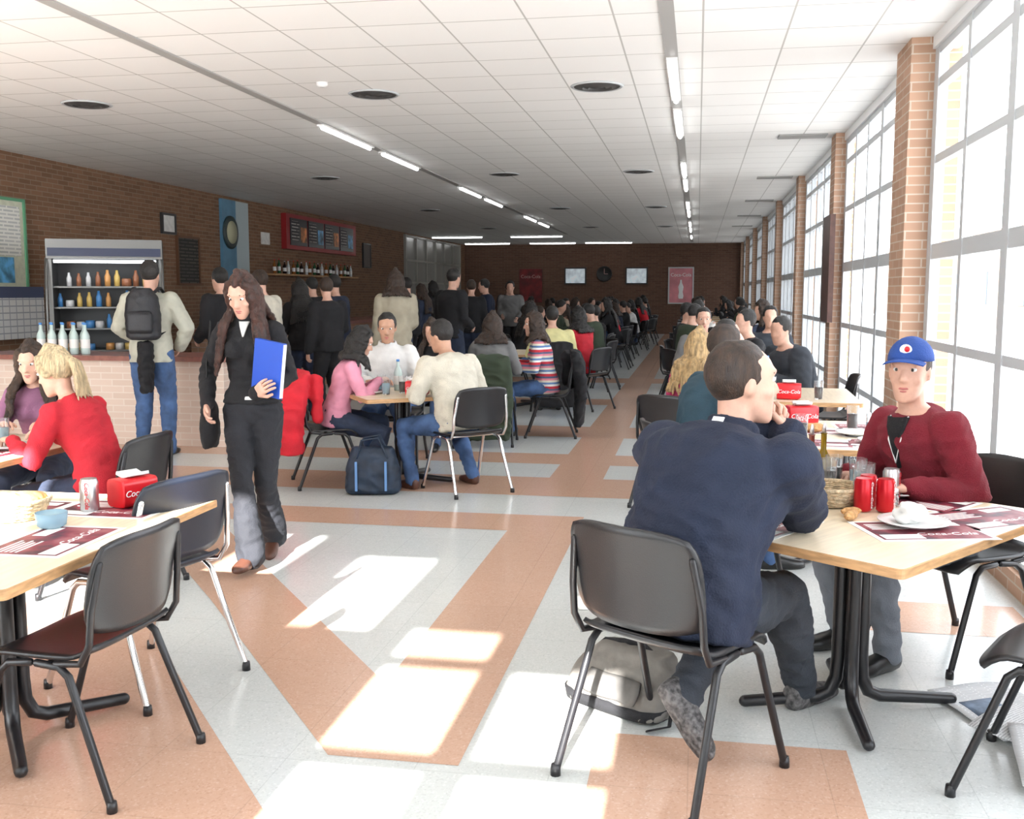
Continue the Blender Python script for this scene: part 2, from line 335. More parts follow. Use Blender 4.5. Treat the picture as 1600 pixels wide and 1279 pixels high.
    if hair=='tail':
        Q.ell(L(-.105,0,.045),hl,hf,hu,.022,.022,.022)
        for i in range(7):
            a=(i-3)*.008;b_=(i%3-1)*.008;Q.limb([L(-.11,a*.4,.05),L(-.135+b_,a,.01),L(-.13+b_,a*1.6,-.07),L(-.12+b_,a*2.2,-.15),L(-.115+b_,a*2.6,-.20-.01*(i%2))],[.012,.012,.011,.008,.003],8)
    O('hair',remesh(Q,(min(vox,.009) if hair!='tail' else .006) if hair!='crop' else .007,2,hm,None,.0045 if hair in('long','curly','bob') else (.0016 if hair!='crop' else .0008),2.2,sd,1),body)
    if face:
        for sg in (1,-1):
            q=MB();q.ell(L(.0785,.031*sg,.016),hl,hf,hu,.0145,.0128,.0098,12,0);q.ell(L(.0888,.031*sg,.0155),hl,hf,hu,.006,.0035,.0068,10,1)
            O('eye',mkmesh('eye',q,[eyew,eyed]),body)
            q=MB();q.limb([L(.088,.016*sg,.036),L(.0895,.032*sg,.042),L(.078,.05*sg,.036)],[(.0035,.003),(.004,.003),(.002,.002)],8);O('eyebrow',mkmesh('brow',q,hm if hm is not hblond else hbrown),body)
        q=MB();q.limb([L(.083,-.025,-.062),L(.0925,-.012,-.059),L(.0945,0,-.060),L(.0925,.012,-.059),L(.083,.025,-.062)],[.002,.005,.0055,.005,.002],8)
        q.limb([L(.082,-.022,-.068),L(.0905,-.01,-.0705),L(.092,0,-.071),L(.0905,.01,-.0705),L(.082,.022,-.068)],[.002,.0045,.0055,.0045,.002],8);O('mouth',mkmesh('mouth',q,lipm),body)
    return body,dict(Hc=Hc,hf=hf,hl=hl,hu=hu,Sh=Sh,Ch=Ch,P0=P0,f2=f2,l2=l2,d2=d2,Nb=Nb,Wa=Wa,s=s,A=A,w=w,te=te,**res)
def vneck(i,body,mat,wd=.055,dep=.20,name='undershirt'):
    q=MB();secs=[]
    for k in range(7):
        t=k/6;z=-dep*t;hw=wd*(1-t)+.004;fo=.060
        b=[(-.001,.060),(-.03,.085),(-.07,.100),(-.12,.118),(-.20,.125),(-.3,.12)]
        for a0,a1 in zip(b,b[1:]):
            if a1[0]<=z<=a0[0]: u=(a0[0]-z)/(a0[0]-a1[0]);fo=a0[1]+(a1[1]-a0[1])*u
        secs.append((i['Nb']+i['d2']*z+i['f2']*(fo*(i['w']**.8)+i['te']-.004),i['l2'],i['f2'],hw,.010))
    q.loft(secs,12,p=2.6);O(name,mkmesh(name,q,mat),body)
# ------------------------------------------------------------------ chair
def seatmb():
    return MB().slab(lambda u,v:(.21*v*(1-.10*abs(u)**5),.225*u*(1-.10*abs(v)**5),.452-.014*(1-u*u)*(1-v*v)-(.05*((v-.55)/.45)**2 if v>.55 else 0)+(.03*((-v-.6)/.4)**2 if v<-.6 else 0)),16,16,.014)
def backmb():
    return MB().slab(lambda u,v:(-.225-.055*(v+1)/2+.05*u*u-.012*v*v,.225*u*(1-.12*abs(v)**4),.662+.152*v*(1-.14*abs(u)**4)),16,14,.014)
smesh=mkmesh('seat',seatmb(),plast);bmesh_=mkmesh('backrest',backmb(),plast);smeshb=mkmesh('seat',seatmb(),plastb);bmeshb=mkmesh('backrest',backmb(),plastb)
def legm(x,y,mat):
    m=MB();m.limb([(x*1.0,y*.245,.012),(x*.62,y*.228,.28),(x*.46,y*.222,.395),(x*.34,y*.22,.422),(x*.05,y*.218,.428)],.0125,10);m.lathe([(.016,0),(.016,.02),(.014,.035)],10,1,(x,y*.245,0));return mkmesh('leg',m,[mat,blkmet])
def supm(y,mat):
    m=MB();m.limb([(-.08,y*.218,.43),(-.17,y*.225,.44),(-.205,y*.228,.50),(-.215,y*.226,.60),(-.235,y*.205,.74)],.011,10);return mkmesh('backrest_support',m,mat)
CH={}
for key,mat,sm,bm_ in (('black',blkmet,smesh,bmesh_),('chrome',chrome,smesh,bmesh_),('blue',chrome,smeshb,bmeshb)):
    CH[key]=dict(legs=[legm(x,y,mat) for x in(-.27,.25) for y in(-1,1)],sup=[supm(y,mat) for y in(-1,1)],bar=mkmesh('bar',MB().limb([(-.05,-.22,.428),(-.05,.22,.428)],.01,8),mat),seat=sm,back=bm_)
def joined(key):
    c=CH[key];vs=[];fs=[];mi=[];mats=[plast,blkmet]
    for k,me in [(0,c['seat']),(0,c['back'])]+[(1,m) for m in c['legs']+c['sup']+[c['bar']]]:
        o=len(vs);vs+=[tuple(v.co) for v in me.vertices];fs+=[tuple(i+o for i in p.vertices) for p in me.polygons];mi+=[k]*len(me.polygons)
    m=bpy.data.meshes.new('chair');m.from_pydata(vs,[],fs);[m.materials.append(x) for x in mats];m.polygons.foreach_set('material_index',mi);m.polygons.foreach_set('use_smooth',[True]*len(fs));m.update();return m
farchair=joined('black')
def chair(x,y,yawd,key='black',label='black plastic dining chair with tubular metal legs',group=None,scale=1.05,far=False):
    if far: return O('dining_chair',farchair,None,(x,y,0),(0,0,rad(yawd)),label,'chair',group or 'dining chairs in the hall',scale=scale)
    e=O('dining_chair',None,None,(x,y,0),(0,0,rad(yawd)),label,'chair',group or 'dining chairs in the hall',scale=scale);c=CH[key]
    O('seat',c['seat'],e);O('backrest',c['back'],e);O('crossbar',c['bar'],e)
    for m in c['legs']: O('leg',m,e)
    for m in c['sup']: O('backrest_support',m,e)
    return e
# ------------------------------------------------------------------ table
def tabletop(L,W):
    m=MB();r=.02;n=4;pts=[]
    for cx,cy,a0 in ((L/2-r,W/2-r,0),(-L/2+r,W/2-r,90),(-L/2+r,-W/2+r,180),(L/2-r,-W/2+r,270)):
        for i in range(n+1): a=rad(a0+90*i/n);pts.append((cx+r*math.cos(a),cy+r*math.sin(a)))
    K=len(pts);z0,z1=.718,.75
    vs=[(x,y,z0) for x,y in pts]+[(x,y,z1-.003) for x,y in pts]+[(x*(1-.006/L),y*(1-.006/W),z1) for x,y in pts]
    fs=[tuple(reversed(range(K)))]+[(k,(k+1)%K,K+(k+1)%K,K+k) for k in range(K)]+[(K+k,K+(k+1)%K,2*K+(k+1)%K,2*K+k) for k in range(K)]
    m.add(vs,fs,1);m.add(vs[2*K:],[tuple(range(K))],0);return mkmesh('tabletop',m,[lam,woode],False)
def table(x,y,yawd,L=1.2,W=.8,foot=.42,label='dining table with pale laminate top and black pedestal base'):
    e=O('dining_table',None,None,(x,y,0),(0,0,rad(yawd)),label,'table','dining tables in the hall')
    O('tabletop',tabletop(L,W),e)
    O('mounting_plate',mkmesh('plate',MB().box((-.25,-.2,.7),(.25,.2,.718)),blkmet,False),e)
    for k in range(4):
        a=rad(40+[0,100,180,280][k]);c,s_=math.cos(a),math.sin(a);m=MB()
        m.limb([(c*.045,s_*.045,.70),(c*.045,s_*.045,.2),(c*.05,s_*.05,.12),(c*.075,s_*.075,.065),(c*.12,s_*.12,.045),(c*foot,s_*foot,.028)],[.026,.026,.026,.026,.025,.022],10);O('leg',mkmesh('leg',m,blkmet),e)
    return e
# ------------------------------------------------------------------ room
W_L,W_R,Y0,Y1,ZC=-9.1,1.66,-.4,40.,3.45
fgrey=terrazzo('terrazzo_grey',(.57,.59,.575),(.50,.515,.505),(.64,.655,.64));fterr=terrazzo('terrazzo_terracotta',(.54,.34,.245),(.48,.285,.20),(.59,.40,.305))
m=MB();m.box((W_L-.3,Y0-.3,-.12),(W_R+.3,Y1+.3,0),0)
def poly(pts): m.add([(x,y,.0012) for x,y in pts],[tuple(range(len(pts)))],1)
def rect(x0,x1,y0,y1): poly([(x0,y0),(x1,y0),(x1,y1),(x0,y1)])
rect(-1.22,-.76,3.2,6.6);rect(-1.22,-.76,8.6,9.3);rect(-1.22,-.76,9.9,11.1);rect(-1.22,-.76,12,18);rect(-1.22,-.76,19,40)
rect(-9,-.76,6.6,7.1);rect(-9,-.0,7.8,8.6);rect(-9,-.0,9.3,9.9);rect(-9,1.5,11.1,12);rect(-9,1.5,18,19);rect(-9,-1.22,14.4,15.2)
poly([(-1.22,3.2),(-1.22,3.86),(-2.55,5.6),(-3.3,6.6),(-3.9,6.6),(-2.45,4.8)])
poly([(-1.40,2.95),(-1.95,3.62),(-2.75,4.6),(-4.6,4.6),(-4.6,2.0),(-1.0,2.0),(-.95,2.4)])
rect(-.32,.54,0,3.55);rect(.75,1.6,4.9,5.4)
poly([(-9,4.6),(-4.2,4.6),(-5.2,6.0),(-9,6.0)])
O('floor',mkmesh('floor',m,[fgrey,fterr],False),kind='structure')
ceilm=brickmat('ceiling_tiles','z',(.88,.885,.87),(.85,.855,.84),(.48,.48,.46),.6,.6,0,.008,.6)
O('ceiling',mkmesh('ceiling',MB().box((W_L-.3,Y0-.3,ZC),(W_R+.3,Y1+.3,ZC+.15)),ceilm,False),kind='structure')
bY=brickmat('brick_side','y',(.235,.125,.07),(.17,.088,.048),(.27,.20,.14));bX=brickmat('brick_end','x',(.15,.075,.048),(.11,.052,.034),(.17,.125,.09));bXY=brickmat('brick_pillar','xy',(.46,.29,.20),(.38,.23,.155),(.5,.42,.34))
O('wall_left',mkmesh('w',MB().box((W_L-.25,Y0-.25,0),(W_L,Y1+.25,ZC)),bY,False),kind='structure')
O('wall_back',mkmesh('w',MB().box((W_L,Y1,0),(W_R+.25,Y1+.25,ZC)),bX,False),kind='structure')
opens=[(-8.7,-4.75,.3,3.4)]  # unseen rear wall: openings shaped to throw sun patches and bounce light
for a,b in ((-1.28,-.87),(-.72,-.26)):
    for r in [(.8,1.275),(1.35,1.775),(1.84,2.24)]: opens.append((a,b,*r))
opens.append((-1.28,-.87,2.3,2.48));opens.append((-1.95,-1.5,2.45,3.1))
opens+= [(-3.55,-2.35,2.25,2.75),(-3.55,-3.32,2.82,3.38),(-2.75,-2.35,2.82,3.38),(-4.65,-3.63,2.25,2.75),(-4.65,-3.63,2.82,3.38)]
xs=sorted({W_L,W_R}|{o[0] for o in opens}|{o[1] for o in opens});zs=sorted({0,ZC}|{o[2] for o in opens}|{o[3] for o in opens})
m=MB()
for i in range(len(xs)-1):
    for j in range(len(zs)-1):
        cx=(xs[i]+xs[i+1])/2;cz=(zs[j]+zs[j+1])/2
        if not any(o[0]<cx<o[1] and o[2]<cz<o[3] for o in opens): m.box((xs[i],Y0-.04,zs[j]),(xs[i+1],Y0,zs[j+1]))
O('wall_rear_sun_mask',mkmesh('w',m,M('rear_plaster',(.82,.82,.8),.8,var=.02),False),kind='structure')
pil=[-.2,3.95,8.5,13.05,17.6,22.15,26.7,31.25,35.8,39.9]
def pw(p): return .28 if p<9 else .2
m=MB();m.box((W_R,Y0,0),(W_R+.2,Y1,.12))
for p in pil: m.box((W_R-(.14 if p<9 else .09),p-pw(p),0),(W_R+.22,p+pw(p),ZC))
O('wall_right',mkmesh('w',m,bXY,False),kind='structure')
O('trim_4',mkmesh('t',MB().box((W_R+.01,Y0,3.36),(W_R+.19,Y1,ZC)),M('lintel_white',(.75,.76,.76),.5),False),kind='structure')
def dim_pane(v):
    m=bpy.data.materials.new('daylight_dimmer_%d'%int(v*100));m.use_nodes=True;nt=m.node_tree;nt.nodes.remove(nt.nodes['Principled BSDF']);t=nt.nodes.new('ShaderNodeBsdfTransparent');t.inputs[0].default_value=(v,v,v*1.02,1);nt.links.new(t.outputs[0],nt.nodes['Material Output'].inputs[0]);return m
tg=[dim_pane(.75),dim_pane(.75),dim_pane(.72),dim_pane(.5),dim_pane(.32),dim_pane(.2)]  # filter added to the panes, cutting daylight more towards the far end
zr=[.12,.55,1.2,1.88,2.55,3.1,3.36]
for k in range(len(pil)-1):
    a=pil[k]+pw(pil[k]);b=pil[k+1]-pw(pil[k+1]);m=MB();n=4 if k<2 else 5
    for i in range(n+1):
        y=a+(b-a)*i/n;t=.065 if i in(0,n,n//2) else .038;y=min(max(y,a+t),b-t);m.box((W_R+.03,y-t,.12),(W_R+.10,y+t,3.36))
    for z in zr:
        t=.055 if z in(.12,1.88,3.36) else .03;m.box((W_R+.035,a,z-t if z>.2 else z),(W_R+.095,b,z+t if z<3.3 else z))
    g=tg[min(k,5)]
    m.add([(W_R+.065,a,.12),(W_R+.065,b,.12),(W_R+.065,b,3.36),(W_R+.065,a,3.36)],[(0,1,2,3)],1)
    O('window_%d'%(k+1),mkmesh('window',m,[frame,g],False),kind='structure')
chan=M('channel_grey',(.38,.38,.37),.5);tube=M('tube_light',(1,1,1),.5,emit=10)
O('trim_1',mkmesh('t',MB().box((-4.21,Y0,ZC-.012),(-4.11,33,ZC)),chan,False),kind='structure')
O('trim_2',mkmesh('t',MB().box((-.29,Y0,ZC-.012),(-.19,39,ZC)),chan,False),kind='structure')
lb=mkmesh('lamp_body',MB().box((-.045,-.9,-.02),(.045,.9,0)),whitep,False);lt=mkmesh('tube',MB().limb([(0,-.84,-.03),(0,.84,-.03)],.024,10),tube)
def lamp(x,y,rz=0):
    e=O('fluorescent_lamp',None,None,(x,y,ZC-.012 if abs(x+4.16)<.01 or abs(x+.24)<.01 else ZC),(0,0,rz),'lit white fluorescent ceiling strip lamp' ,'lamp','strip lamps on the ceiling');O('lamp_housing',lb,e);O('tube',lt,e)
for x in(-4.16,-.24):
    for y in ([12,14.25,18.8,21,25.7,28] if x<-1 else [9.4,11.7,16,18.2,22.5,24.7,28.5,31,35]): lamp(x,y)
for x,y in((-8.0,34),(-5.3,34),(-5.4,38.6),(-3.3,38.6),(-7.9,38.6)): lamp(x,y,math.pi/2)
vb=MB();vb.lathe([(.04,-.03),(.10,-.012),(.12,-.03),(.18,-.012),(.20,-.03),(.26,-.01),(.30,-.015),(.33,0)],28);vmesh=mkmesh('vent',vb,M('vent_dark',(.08,.08,.08),.4,.3),False)
ringm=mkmesh('rim',MB().lathe([(.30,-.001),(.33,-.02),(.36,-.001)],28),frame)
for y in(9.6,16.3,23,29.7):
    for x in(-.94,-3.06,-6.05):
        e=O('ceiling_vent',None,None,(x,y,ZC),(0,0,0),'round dark ceiling air diffuser','vent','round diffusers on the ceiling',scale=.68);O('diffuser_rings',vmesh,e);O('rim',ringm,e)
for y in(13,17.5,21.8,26,30): O('ceiling_grille',mkmesh('g',MB().box((-.28,-.15,-.015),(.28,.15,0)),M('grille',(.3,.3,.29),.5),False),None,(1.2,y,ZC),(0,0,0),'grey rectangular ceiling air grille','vent','grilles on the ceiling')
O('smoke_detector',mkmesh('sd',MB().lathe([(.055,0),(.05,-.025),(.025,-.04)],20),whitep),None,(-3.35,9.0,ZC),label='small white round smoke detector on ceiling',cat='smoke detector')
O('courtyard_ground',mkmesh('g',MB().box((W_R+.3,-30,-.2),(60,80,-.1)),M('paving',(.45,.43,.41),.9,var=.1),False),label='pale paved courtyard outside the windows',cat='ground',kind='stuff')
eb=brickmat('brick_outside','y',(.30,.21,.16),(.27,.19,.14),(.36,.30,.26))
e=O('building',mkmesh('b',MB().box((14,14,-.1),(22,90,4.6)),eb,False),label='brick building across the courtyard',cat='building')
for y in range(18,88,6): O('window_pane',mkmesh('wp',MB().box((13.95,y,1.0),(14.0,y+2.2,2.6)),M('outside_dark_glass',(.05,.07,.09),.2),False),e)
# ------------------------------------------------------------------ wall things
def wallbox(name,y0,y1,z0,z1,mat,label,cat,d=.03,x=None,fr=None):
    x=W_L+.002 if x is None else x
    o=O(name,mkmesh(name,MB().box((0,-(y1-y0)/2,-(z1-z0)/2),(d,(y1-y0)/2,(z1-z0)/2)),mat,False),None,(x,(y0+y1)/2,(z0+z1)/2),(0,0,0),label,cat)
    if fr:
        a,b=(y1-y0)/2,(z1-z0)/2;t=.04;q=MB();q.box((0,-a-t,b),(d+.02,a+t,b+t));q.box((0,-a-t,-b-t),(d+.02,a+t,-b));q.box((0,-a-t,-b),(d+.02,-a,b));q.box((0,a,-b),(d+.02,a+t,b));O('frame',mkmesh('fr',q,fr,False),o)
    return o
green=M('green_frame',(.12,.35,.2),.5)
nb_=wallbox('notice_board',11.2,12.75,1.28,2.8,M('board_pale',(.62,.64,.50),.6,var=.08),'notice board with papers in a green frame','notice board',fr=green)
tline=brickmat('printed_lines','y',(.50,.52,.5),(.6,.6,.58),(.82,.82,.76),.22,.05,.37,.015,.7)
for i,(y,z,a,b) in enumerate(((.36,.36,.34,.33),(-.38,.36,.30,.33),(-.38,-.33,.3,.28))): O('notice_sheet',mkmesh('ns',MB().box((.031,y-a,z-b),(.036,y+a,z+b)),tline,False),nb_)
wallbox('poster',11.95,12.5,1.71,2.05,M('poster_blue',(.1,.35,.6),.5,var=.5,vs=7),'small blue paper poster pinned on notice board','poster',.006,W_L+.042)
cal=wallbox('wall_calendar',11.85,13.05,.96,1.66,brickmat('calendar_grid','y',(.80,.80,.78),(.76,.77,.78),(.42,.44,.48),.14,.09,0,.010,.6),'white wall calendar with dark heading','calendar',.02,W_L+.06)
O('calendar_heading',mkmesh('ch',MB().box((.02,-.6,.20),(.024,.6,.35)),M('heading_dark',(.06,.08,.16),.5),False),cal)
wallbox('picture_frame',16.5,16.9,2.63,2.91,M('pic_white',(.75,.75,.72),.4,var=.1),'small white framed certificate','picture',fr=M('dark_frame',(.03,.03,.03),.4))
wallbox('chalkboard',17,17.75,1.75,2.55,brickmat('menu_lines','y',(.10,.09,.07),(.06,.055,.05),(.018,.018,.016),.3,.06,.4,.02,.6),'dark chalk menu board on brick wall','board',fr=M('brown_frame',(.12,.05,.02),.5))
d=wallbox('door_1',18.7,19.3,0,3.38,M('light_blue',(.10,.24,.36),.5,var=.15,vs=3),None,None,.06);d['kind']='structure'
d=wallbox('trim_3',19.3,19.9,0,3.38,M('trim_pale',(.42,.5,.52),.5),None,None,.05);d['kind']='structure'
q=MB();q.lathe([(.32,0),(.32,.03),(.28,.04),(.001,.04)],28);o=O('wall_sign',mkmesh('rs',q,M('emblem_dark',(.03,.05,.05),.4)),None,(W_L+.062,19.02,2.75),(0,rad(90),0),'round emblem sign on the light blue panel','sign')
O('inner_disc',mkmesh('rd',MB().lathe([(.22,.04),(.22,.05),(.001,.05)],24),M('emblem_y',(.45,.45,.30),.5)),o)
wallbox('picture_frame',20.6,21,2.6,2.85,MC['pic_white'],'small white framed certificate','picture')
mb_=wallbox('menu_board',21.7,26.4,2.55,3.33,M('sign_red',(.30,.008,.012),.4),'red lit menu board with four dark screens','menu board',.12)
sc=brickmat('menu_rows','y',(.50,.48,.45),(.25,.22,.2),(.012,.012,.016),.42,.07,.3,.026,.5)
phm=[M('food_photo',(.55,.20,.06),.4,var=.8,vs=6),M('food_photo_blue',(.12,.32,.52),.4,var=.8,vs=6)]
for i in range(4):
    s_=O('screen',mkmesh('scr',MB().box((.12,-2.15+i*1.08,-.3),(.14,-1.15+i*1.08,.3)),M('screen_black',(.012,.012,.016),.3),False),mb_)
    O('menu_text',mkmesh('mt',MB().box((.14,-2.1+i*1.08,-.2),(.143,-1.65+i*1.08,.24)),sc,False),s_);O('menu_photo',mkmesh('mp',MB().box((.14,-1.55+i*1.08,-.22),(.143,-1.2+i*1.08,.12)),phm[i%2],False),s_)
wallbox('wall_shelf',20.8,26.2,1.95,1.99,woode,'wooden shelf for bottles on brick wall','shelf',.25)
def bottle_mesh(mat,h=.3,r=.038,cap=redp):
    q=MB();q.lathe([(r*.9,0),(r,.01),(r,h*.58),(r*.75,h*.68),(r*.36,h*.78),(r*.34,h*.95)],14,0);q.lathe([(r*.4,h*.94),(r*.4,h),(r*.36,h+.002)],12,1);q.lathe([(r*1.02,h*.2),(r*1.02,h*.48)],14,2,closed=True);return mkmesh('bottle',q,[mat,cap,paper])
bms=[bottle_mesh(M('b_amber',(.25,.09,.02),.1)),bottle_mesh(M('b_green',(.02,.10,.04),.1),.32,.036),bottle_mesh(M('b_dark',(.02,.01,.01),.1),.28,.042,alu),bottle_mesh(M('b_clear',(.6,.65,.65),.1),.31,.037)]
for i in range(20):
    O('liquor_bottle',bms[i%4],None,(W_L+.13,21+i*.26+random.uniform(-.05,.05),1.99),(0,0,0),['amber liquor bottle on wall shelf','green glass bottle on wall shelf','dark glass bottle on wall shelf','clear glass bottle on wall shelf'][i%4],'bottle','bottles on the wall shelf')
wallbox('picture_frame',27.3,27.9,2.3,2.9,M('pic_dark',(.12,.1,.09)),'dark framed picture on brick wall','picture',fr=M('dark_frame',(.03,.03,.03)))
q=MB()
for i in range(7): y=31.4+i*1.25;q.box((0,y-.05-35.1,1.2-2.3),(.08,y+.05-35.1,3.4-2.3))
for z in(1.2,1.9,2.6,3.36): q.box((0,31.4-35.1,z-2.33),(.08,38.9-35.1,z-2.27))
q.box((0,31.4-35.1,1.2-2.3),(.02,38.9-35.1,3.36-2.3),1)
O('window_20',mkmesh('w',q,[M('frame_dim',(.35,.34,.31),.5),M('glass_glow',(.10,.10,.09),.3,emit=.3)],False),None,(W_L,35.1,2.3),kind='structure')  # faint glow put into the pane material, over a solid panel
def backbox(name,x0,x1,z0,z1,mat,label,cat,fr=None):
    o=O(name,mkmesh(name,MB().box((-(x1-x0)/2,-.04,-(z1-z0)/2),((x1-x0)/2,-.002,(z1-z0)/2)),mat,False),None,((x0+x1)/2,Y1,(z0+z1)/2),label=label,cat=cat)
    if fr:
        a,b=(x1-x0)/2,(z1-z0)/2;t=.05;q=MB();q.box((-a-t,-.06,b),(a+t,0,b+t));q.box((-a-t,-.06,-b-t),(a+t,0,-b));q.box((-a-t,-.06,-b),(-a,0,b));q.box((a,-.06,-b),(a+t,0,b));O('frame',mkmesh('fr',q,fr,False),o)
    return o
dfr=MC['dark_frame']
p=backbox('poster',-6.9,-6.0,1.2,2.5,M('banner_red',(.16,.01,.012),.5,var=.5,vs=3),'dark red soft drink poster on brick wall','poster')
O('poster_text',textmesh('Coca-Cola',.18,M('dim_print',(.5,.3,.28),.6)),p,(0,-.05,.35),(rad(90),0,0))
for a in(-5.07,-2.7): backbox('framed_picture',a,a+.75,1.95,2.5,M('picture_glow',(.55,.62,.68),.3,var=.6,vs=3,emit=.35),'framed picture high on brick wall with added glow','screen',dfr)  # framed pictures, with a glow added to brighten them
p=backbox('poster',-1.07,-.2,1.2,2.5,M('poster_pink',(.62,.22,.25),.4,var=.2,vs=2),'pink red soft drink poster in frame','poster',M('silver_frame',(.5,.5,.5),.3))
O('poster_text',textmesh('Coca-Cola',.18,wtxt),p,(0,-.05,.4),(rad(90),0,0))
o=O('bottle_picture',mkmesh('bp',MB().lathe([(.08,-.5),(.1,-.4),(.07,-.25),(.1,-.05),(.04,.1),(.03,.22)],12),wtxt),p,(0,-.042,0),scale=(1,.05,1))
o=O('wall_clock',mkmesh('clk',MB().lathe([(.30,0),(.30,.05),(.27,.055),(.26,.03),(.001,.03)],28),M('clock_black',(.02,.02,.02),.4)),None,(-3.57,Y1,2.3),(rad(90),0,0),'round black wall clock on brick wall','clock')
q=MB();q.box((-.01,0,.031),(.01,.2,.036));q.box((0,-.01,.031),(.14,.01,.036));O('clock_hands',mkmesh('h',q,MC['dim_print'],False),o)
O('wooden_board',mkmesh('wb',MB().box((-.06,-.42,-.63),(0,.25,.63)),M('board_brown',(.07,.03,.022),.4,var=.2),False),None,(W_R-.093,13.0,1.86),label='tall brown wooden board on brick pillar',cat='board')
# ------------------------------------------------------------------ counters
bc=brickmat('brick_counter','xy',(.72,.58,.49),(.66,.52,.43),(.75,.66,.58));bc2=brickmat('brick_bar','xy',(.4,.24,.16),(.34,.2,.13),(.4,.3,.24));topm=M('counter_top',(.24,.10,.08),.3,var=.2)  # low counter's brick colour is paled to look brightly lit
e=O('brick_counter',mkmesh('bc',MB().box((-7.6,9.75,0),(-4.75,10.35,.88)),bc,False),label='low brick service counter with dark red slab',cat='counter')
O('counter_slab',mkmesh('cs',MB().box((-7.65,9.68,.88),(-4.68,10.42,.93)),topm,False),e)
e=O('bar_counter',mkmesh('bar',MB().box((-7.0,13.4,0),(-6.3,28,1.02)),bc2,False),label='long brick bar counter with dark red top',cat='counter')
O('counter_slab',mkmesh('cs',MB().box((-7.1,13.3,1.02),(-6.15,28.1,1.07)),topm,False),e)
CX,CY,CA=-7.5,12.2,-62
e=O('display_cooler',None,None,(CX,CY,0),(0,0,rad(CA)),'steel open-front refrigerated drinks cooler with shelves','cooler')
st=M('steel',(.16,.16,.155),.35,.7);dk=M('cooler_inside',(.06,.06,.062),.5)
q=MB()
for sy in(-.68,.63): q.box((-.4,sy,0),(.30,sy+.05,2.22))
q.box((-.4,-.68,0),(-.34,.68,2.22),1);q.box((-.4,-.68,2.0),(.42,.68,2.24));q.box((-.4,-.68,0),(.45,.68,.75));O('cabinet',mkmesh('cab',q,[st,dk],False),e)
for sy in(-.69,.67): q=MB();q.limb([(.43,sy,.75),(.44,sy,1.4),(.38,sy,1.85),(.30,sy,2.0)],.018,8);O('side_rail',mkmesh('sr',q,st),e)
O('light_strip',mkmesh('ls',MB().box((.30,-.6,1.95),(.38,.6,1.985)),M('cool_light',(.9,.95,1),emit=5.),False),e)
O('header_panel',mkmesh('hp',MB().box((.42,-.66,2.03),(.44,.66,2.13)),M('header_blue',(.02,.03,.08),.4),False),e)
cmats=[M('pk_blue',(.06,.22,.5),.3),M('pk_yel',(.6,.42,.12),.3),M('pk_brown',(.3,.12,.06),.3),M('pk_white',(.6,.6,.6),.3),M('pk_or',(.6,.3,.1),.3)]
pk=[mkmesh('pk',MB().lathe([(.035,0),(.036,.12),(.02,.16),(.015,.2)],10),c) for c in cmats]+[mkmesh('pk2',MB().loft([(V(0,0,0),V(1,0,0),V(0,1,0),.05,.055),(V(0,0,.09),V(1,0,0),V(0,1,0),.05,.055),(V(0,0,.1),V(1,0,0),V(0,1,0),.04,.045)],12,p=4),c) for c in cmats]
ce=Matrix.Translation((CX,CY,0))@Matrix.Rotation(rad(CA),4,'Z')
for z in(.85,1.13,1.40,1.66):
    O('shelf',mkmesh('sh',MB().box((-.34,-.63,z-.02),(.2,.63,z)),st,False),e)
    for i in range(11):
        if random.random()<.12: continue
        j=random.randrange(5);bt=(z>1.3)==(random.random()<.75)
        O('drink_bottle' if bt else 'food_package',pk[j+(0 if bt else 5)],None,ce@V(.1,-.57+i*.114,z),label='small packaged drink on cooler shelf' if bt else 'small packaged snack on cooler shelf',cat='bottle' if bt else 'package',group='goods in the cooler',scale=random.uniform(.8,1.05))
wb=bottle_mesh(M('b_water',(.55,.68,.66),.1),.33,.045,M('cap_blue',(.1,.3,.7)))
for i in range(9): O('water_bottle',wb,None,(-6.9+(i%5)*.13,9.9+(i//5)*.18,.93),label='clear water bottle standing on brick counter',cat='bottle',group='water bottles on the counter')
e=O('coffee_machine',mkmesh('cm',MB().loft([(V(0,0,.06),V(1,0,0),V(0,1,0),.22,.45),(V(0,0,.1),V(1,0,0),V(0,1,0),.26,.5),(V(-.04,0,.3),V(1,0,0),V(0,1,0),.2,.48),(V(0,0,.45),V(1,0,0),V(0,1,0),.26,.5),(V(0,0,.5),V(1,0,0),V(0,1,0),.24,.48)],24,p=6),st),None,(-6.65,17.5,1.01),label='steel espresso machine on the bar counter',cat='coffee machine')
for y in(-.25,.25): q=MB();q.limb([(.2,y,.3),(.34,y,.29)],.02,8);q.lathe([(.035,.24),(.035,.33)],12,c=(.2,y,0));O('filter_handle',mkmesh('fh',q,blkmet),e)
# ------------------------------------------------------------------ small items
def napkin_box(x,y,z,rz,s=1.):
    me=MC.get('nb')
    if not me:
        q=MB();q.loft([(V(-.08,0,.055),V(0,1,0),V(0,0,1),.05,.052),(V(-.075,0,.055),V(0,1,0),V(0,0,1),.055,.055),(V(.06,0,.055),V(0,1,0),V(0,0,1),.055,.055),(V(.08,0,.06),V(0,1,0),V(0,0,1),.045,.048)],24,p=5);me=mkmesh('nb',q,redp,True,40);MC['nb']=me
        MC['nt']=textmesh('Coca-Cola',.034,wtxt,.0008,.25);MC['nn']=mkmesh('napk',MB().slab(lambda u,v:(.045*u,.04*v,.114+.012*abs(v)),6,6,.012),paper)
    e=O('napkin_dispenser',me,None,(x,y,z),(0,0,rz),'red plastic napkin dispenser with white lettering','napkin dispenser','napkin dispensers on tables',scale=s)
    O('lettering',MC['nt'],e,(0,-.0565,.055),(rad(90),0,0));O('lettering',MC['nt'],e,(0,.0565,.055),(rad(90),0,math.pi));O('napkins',MC['nn'],e)
canm=[]
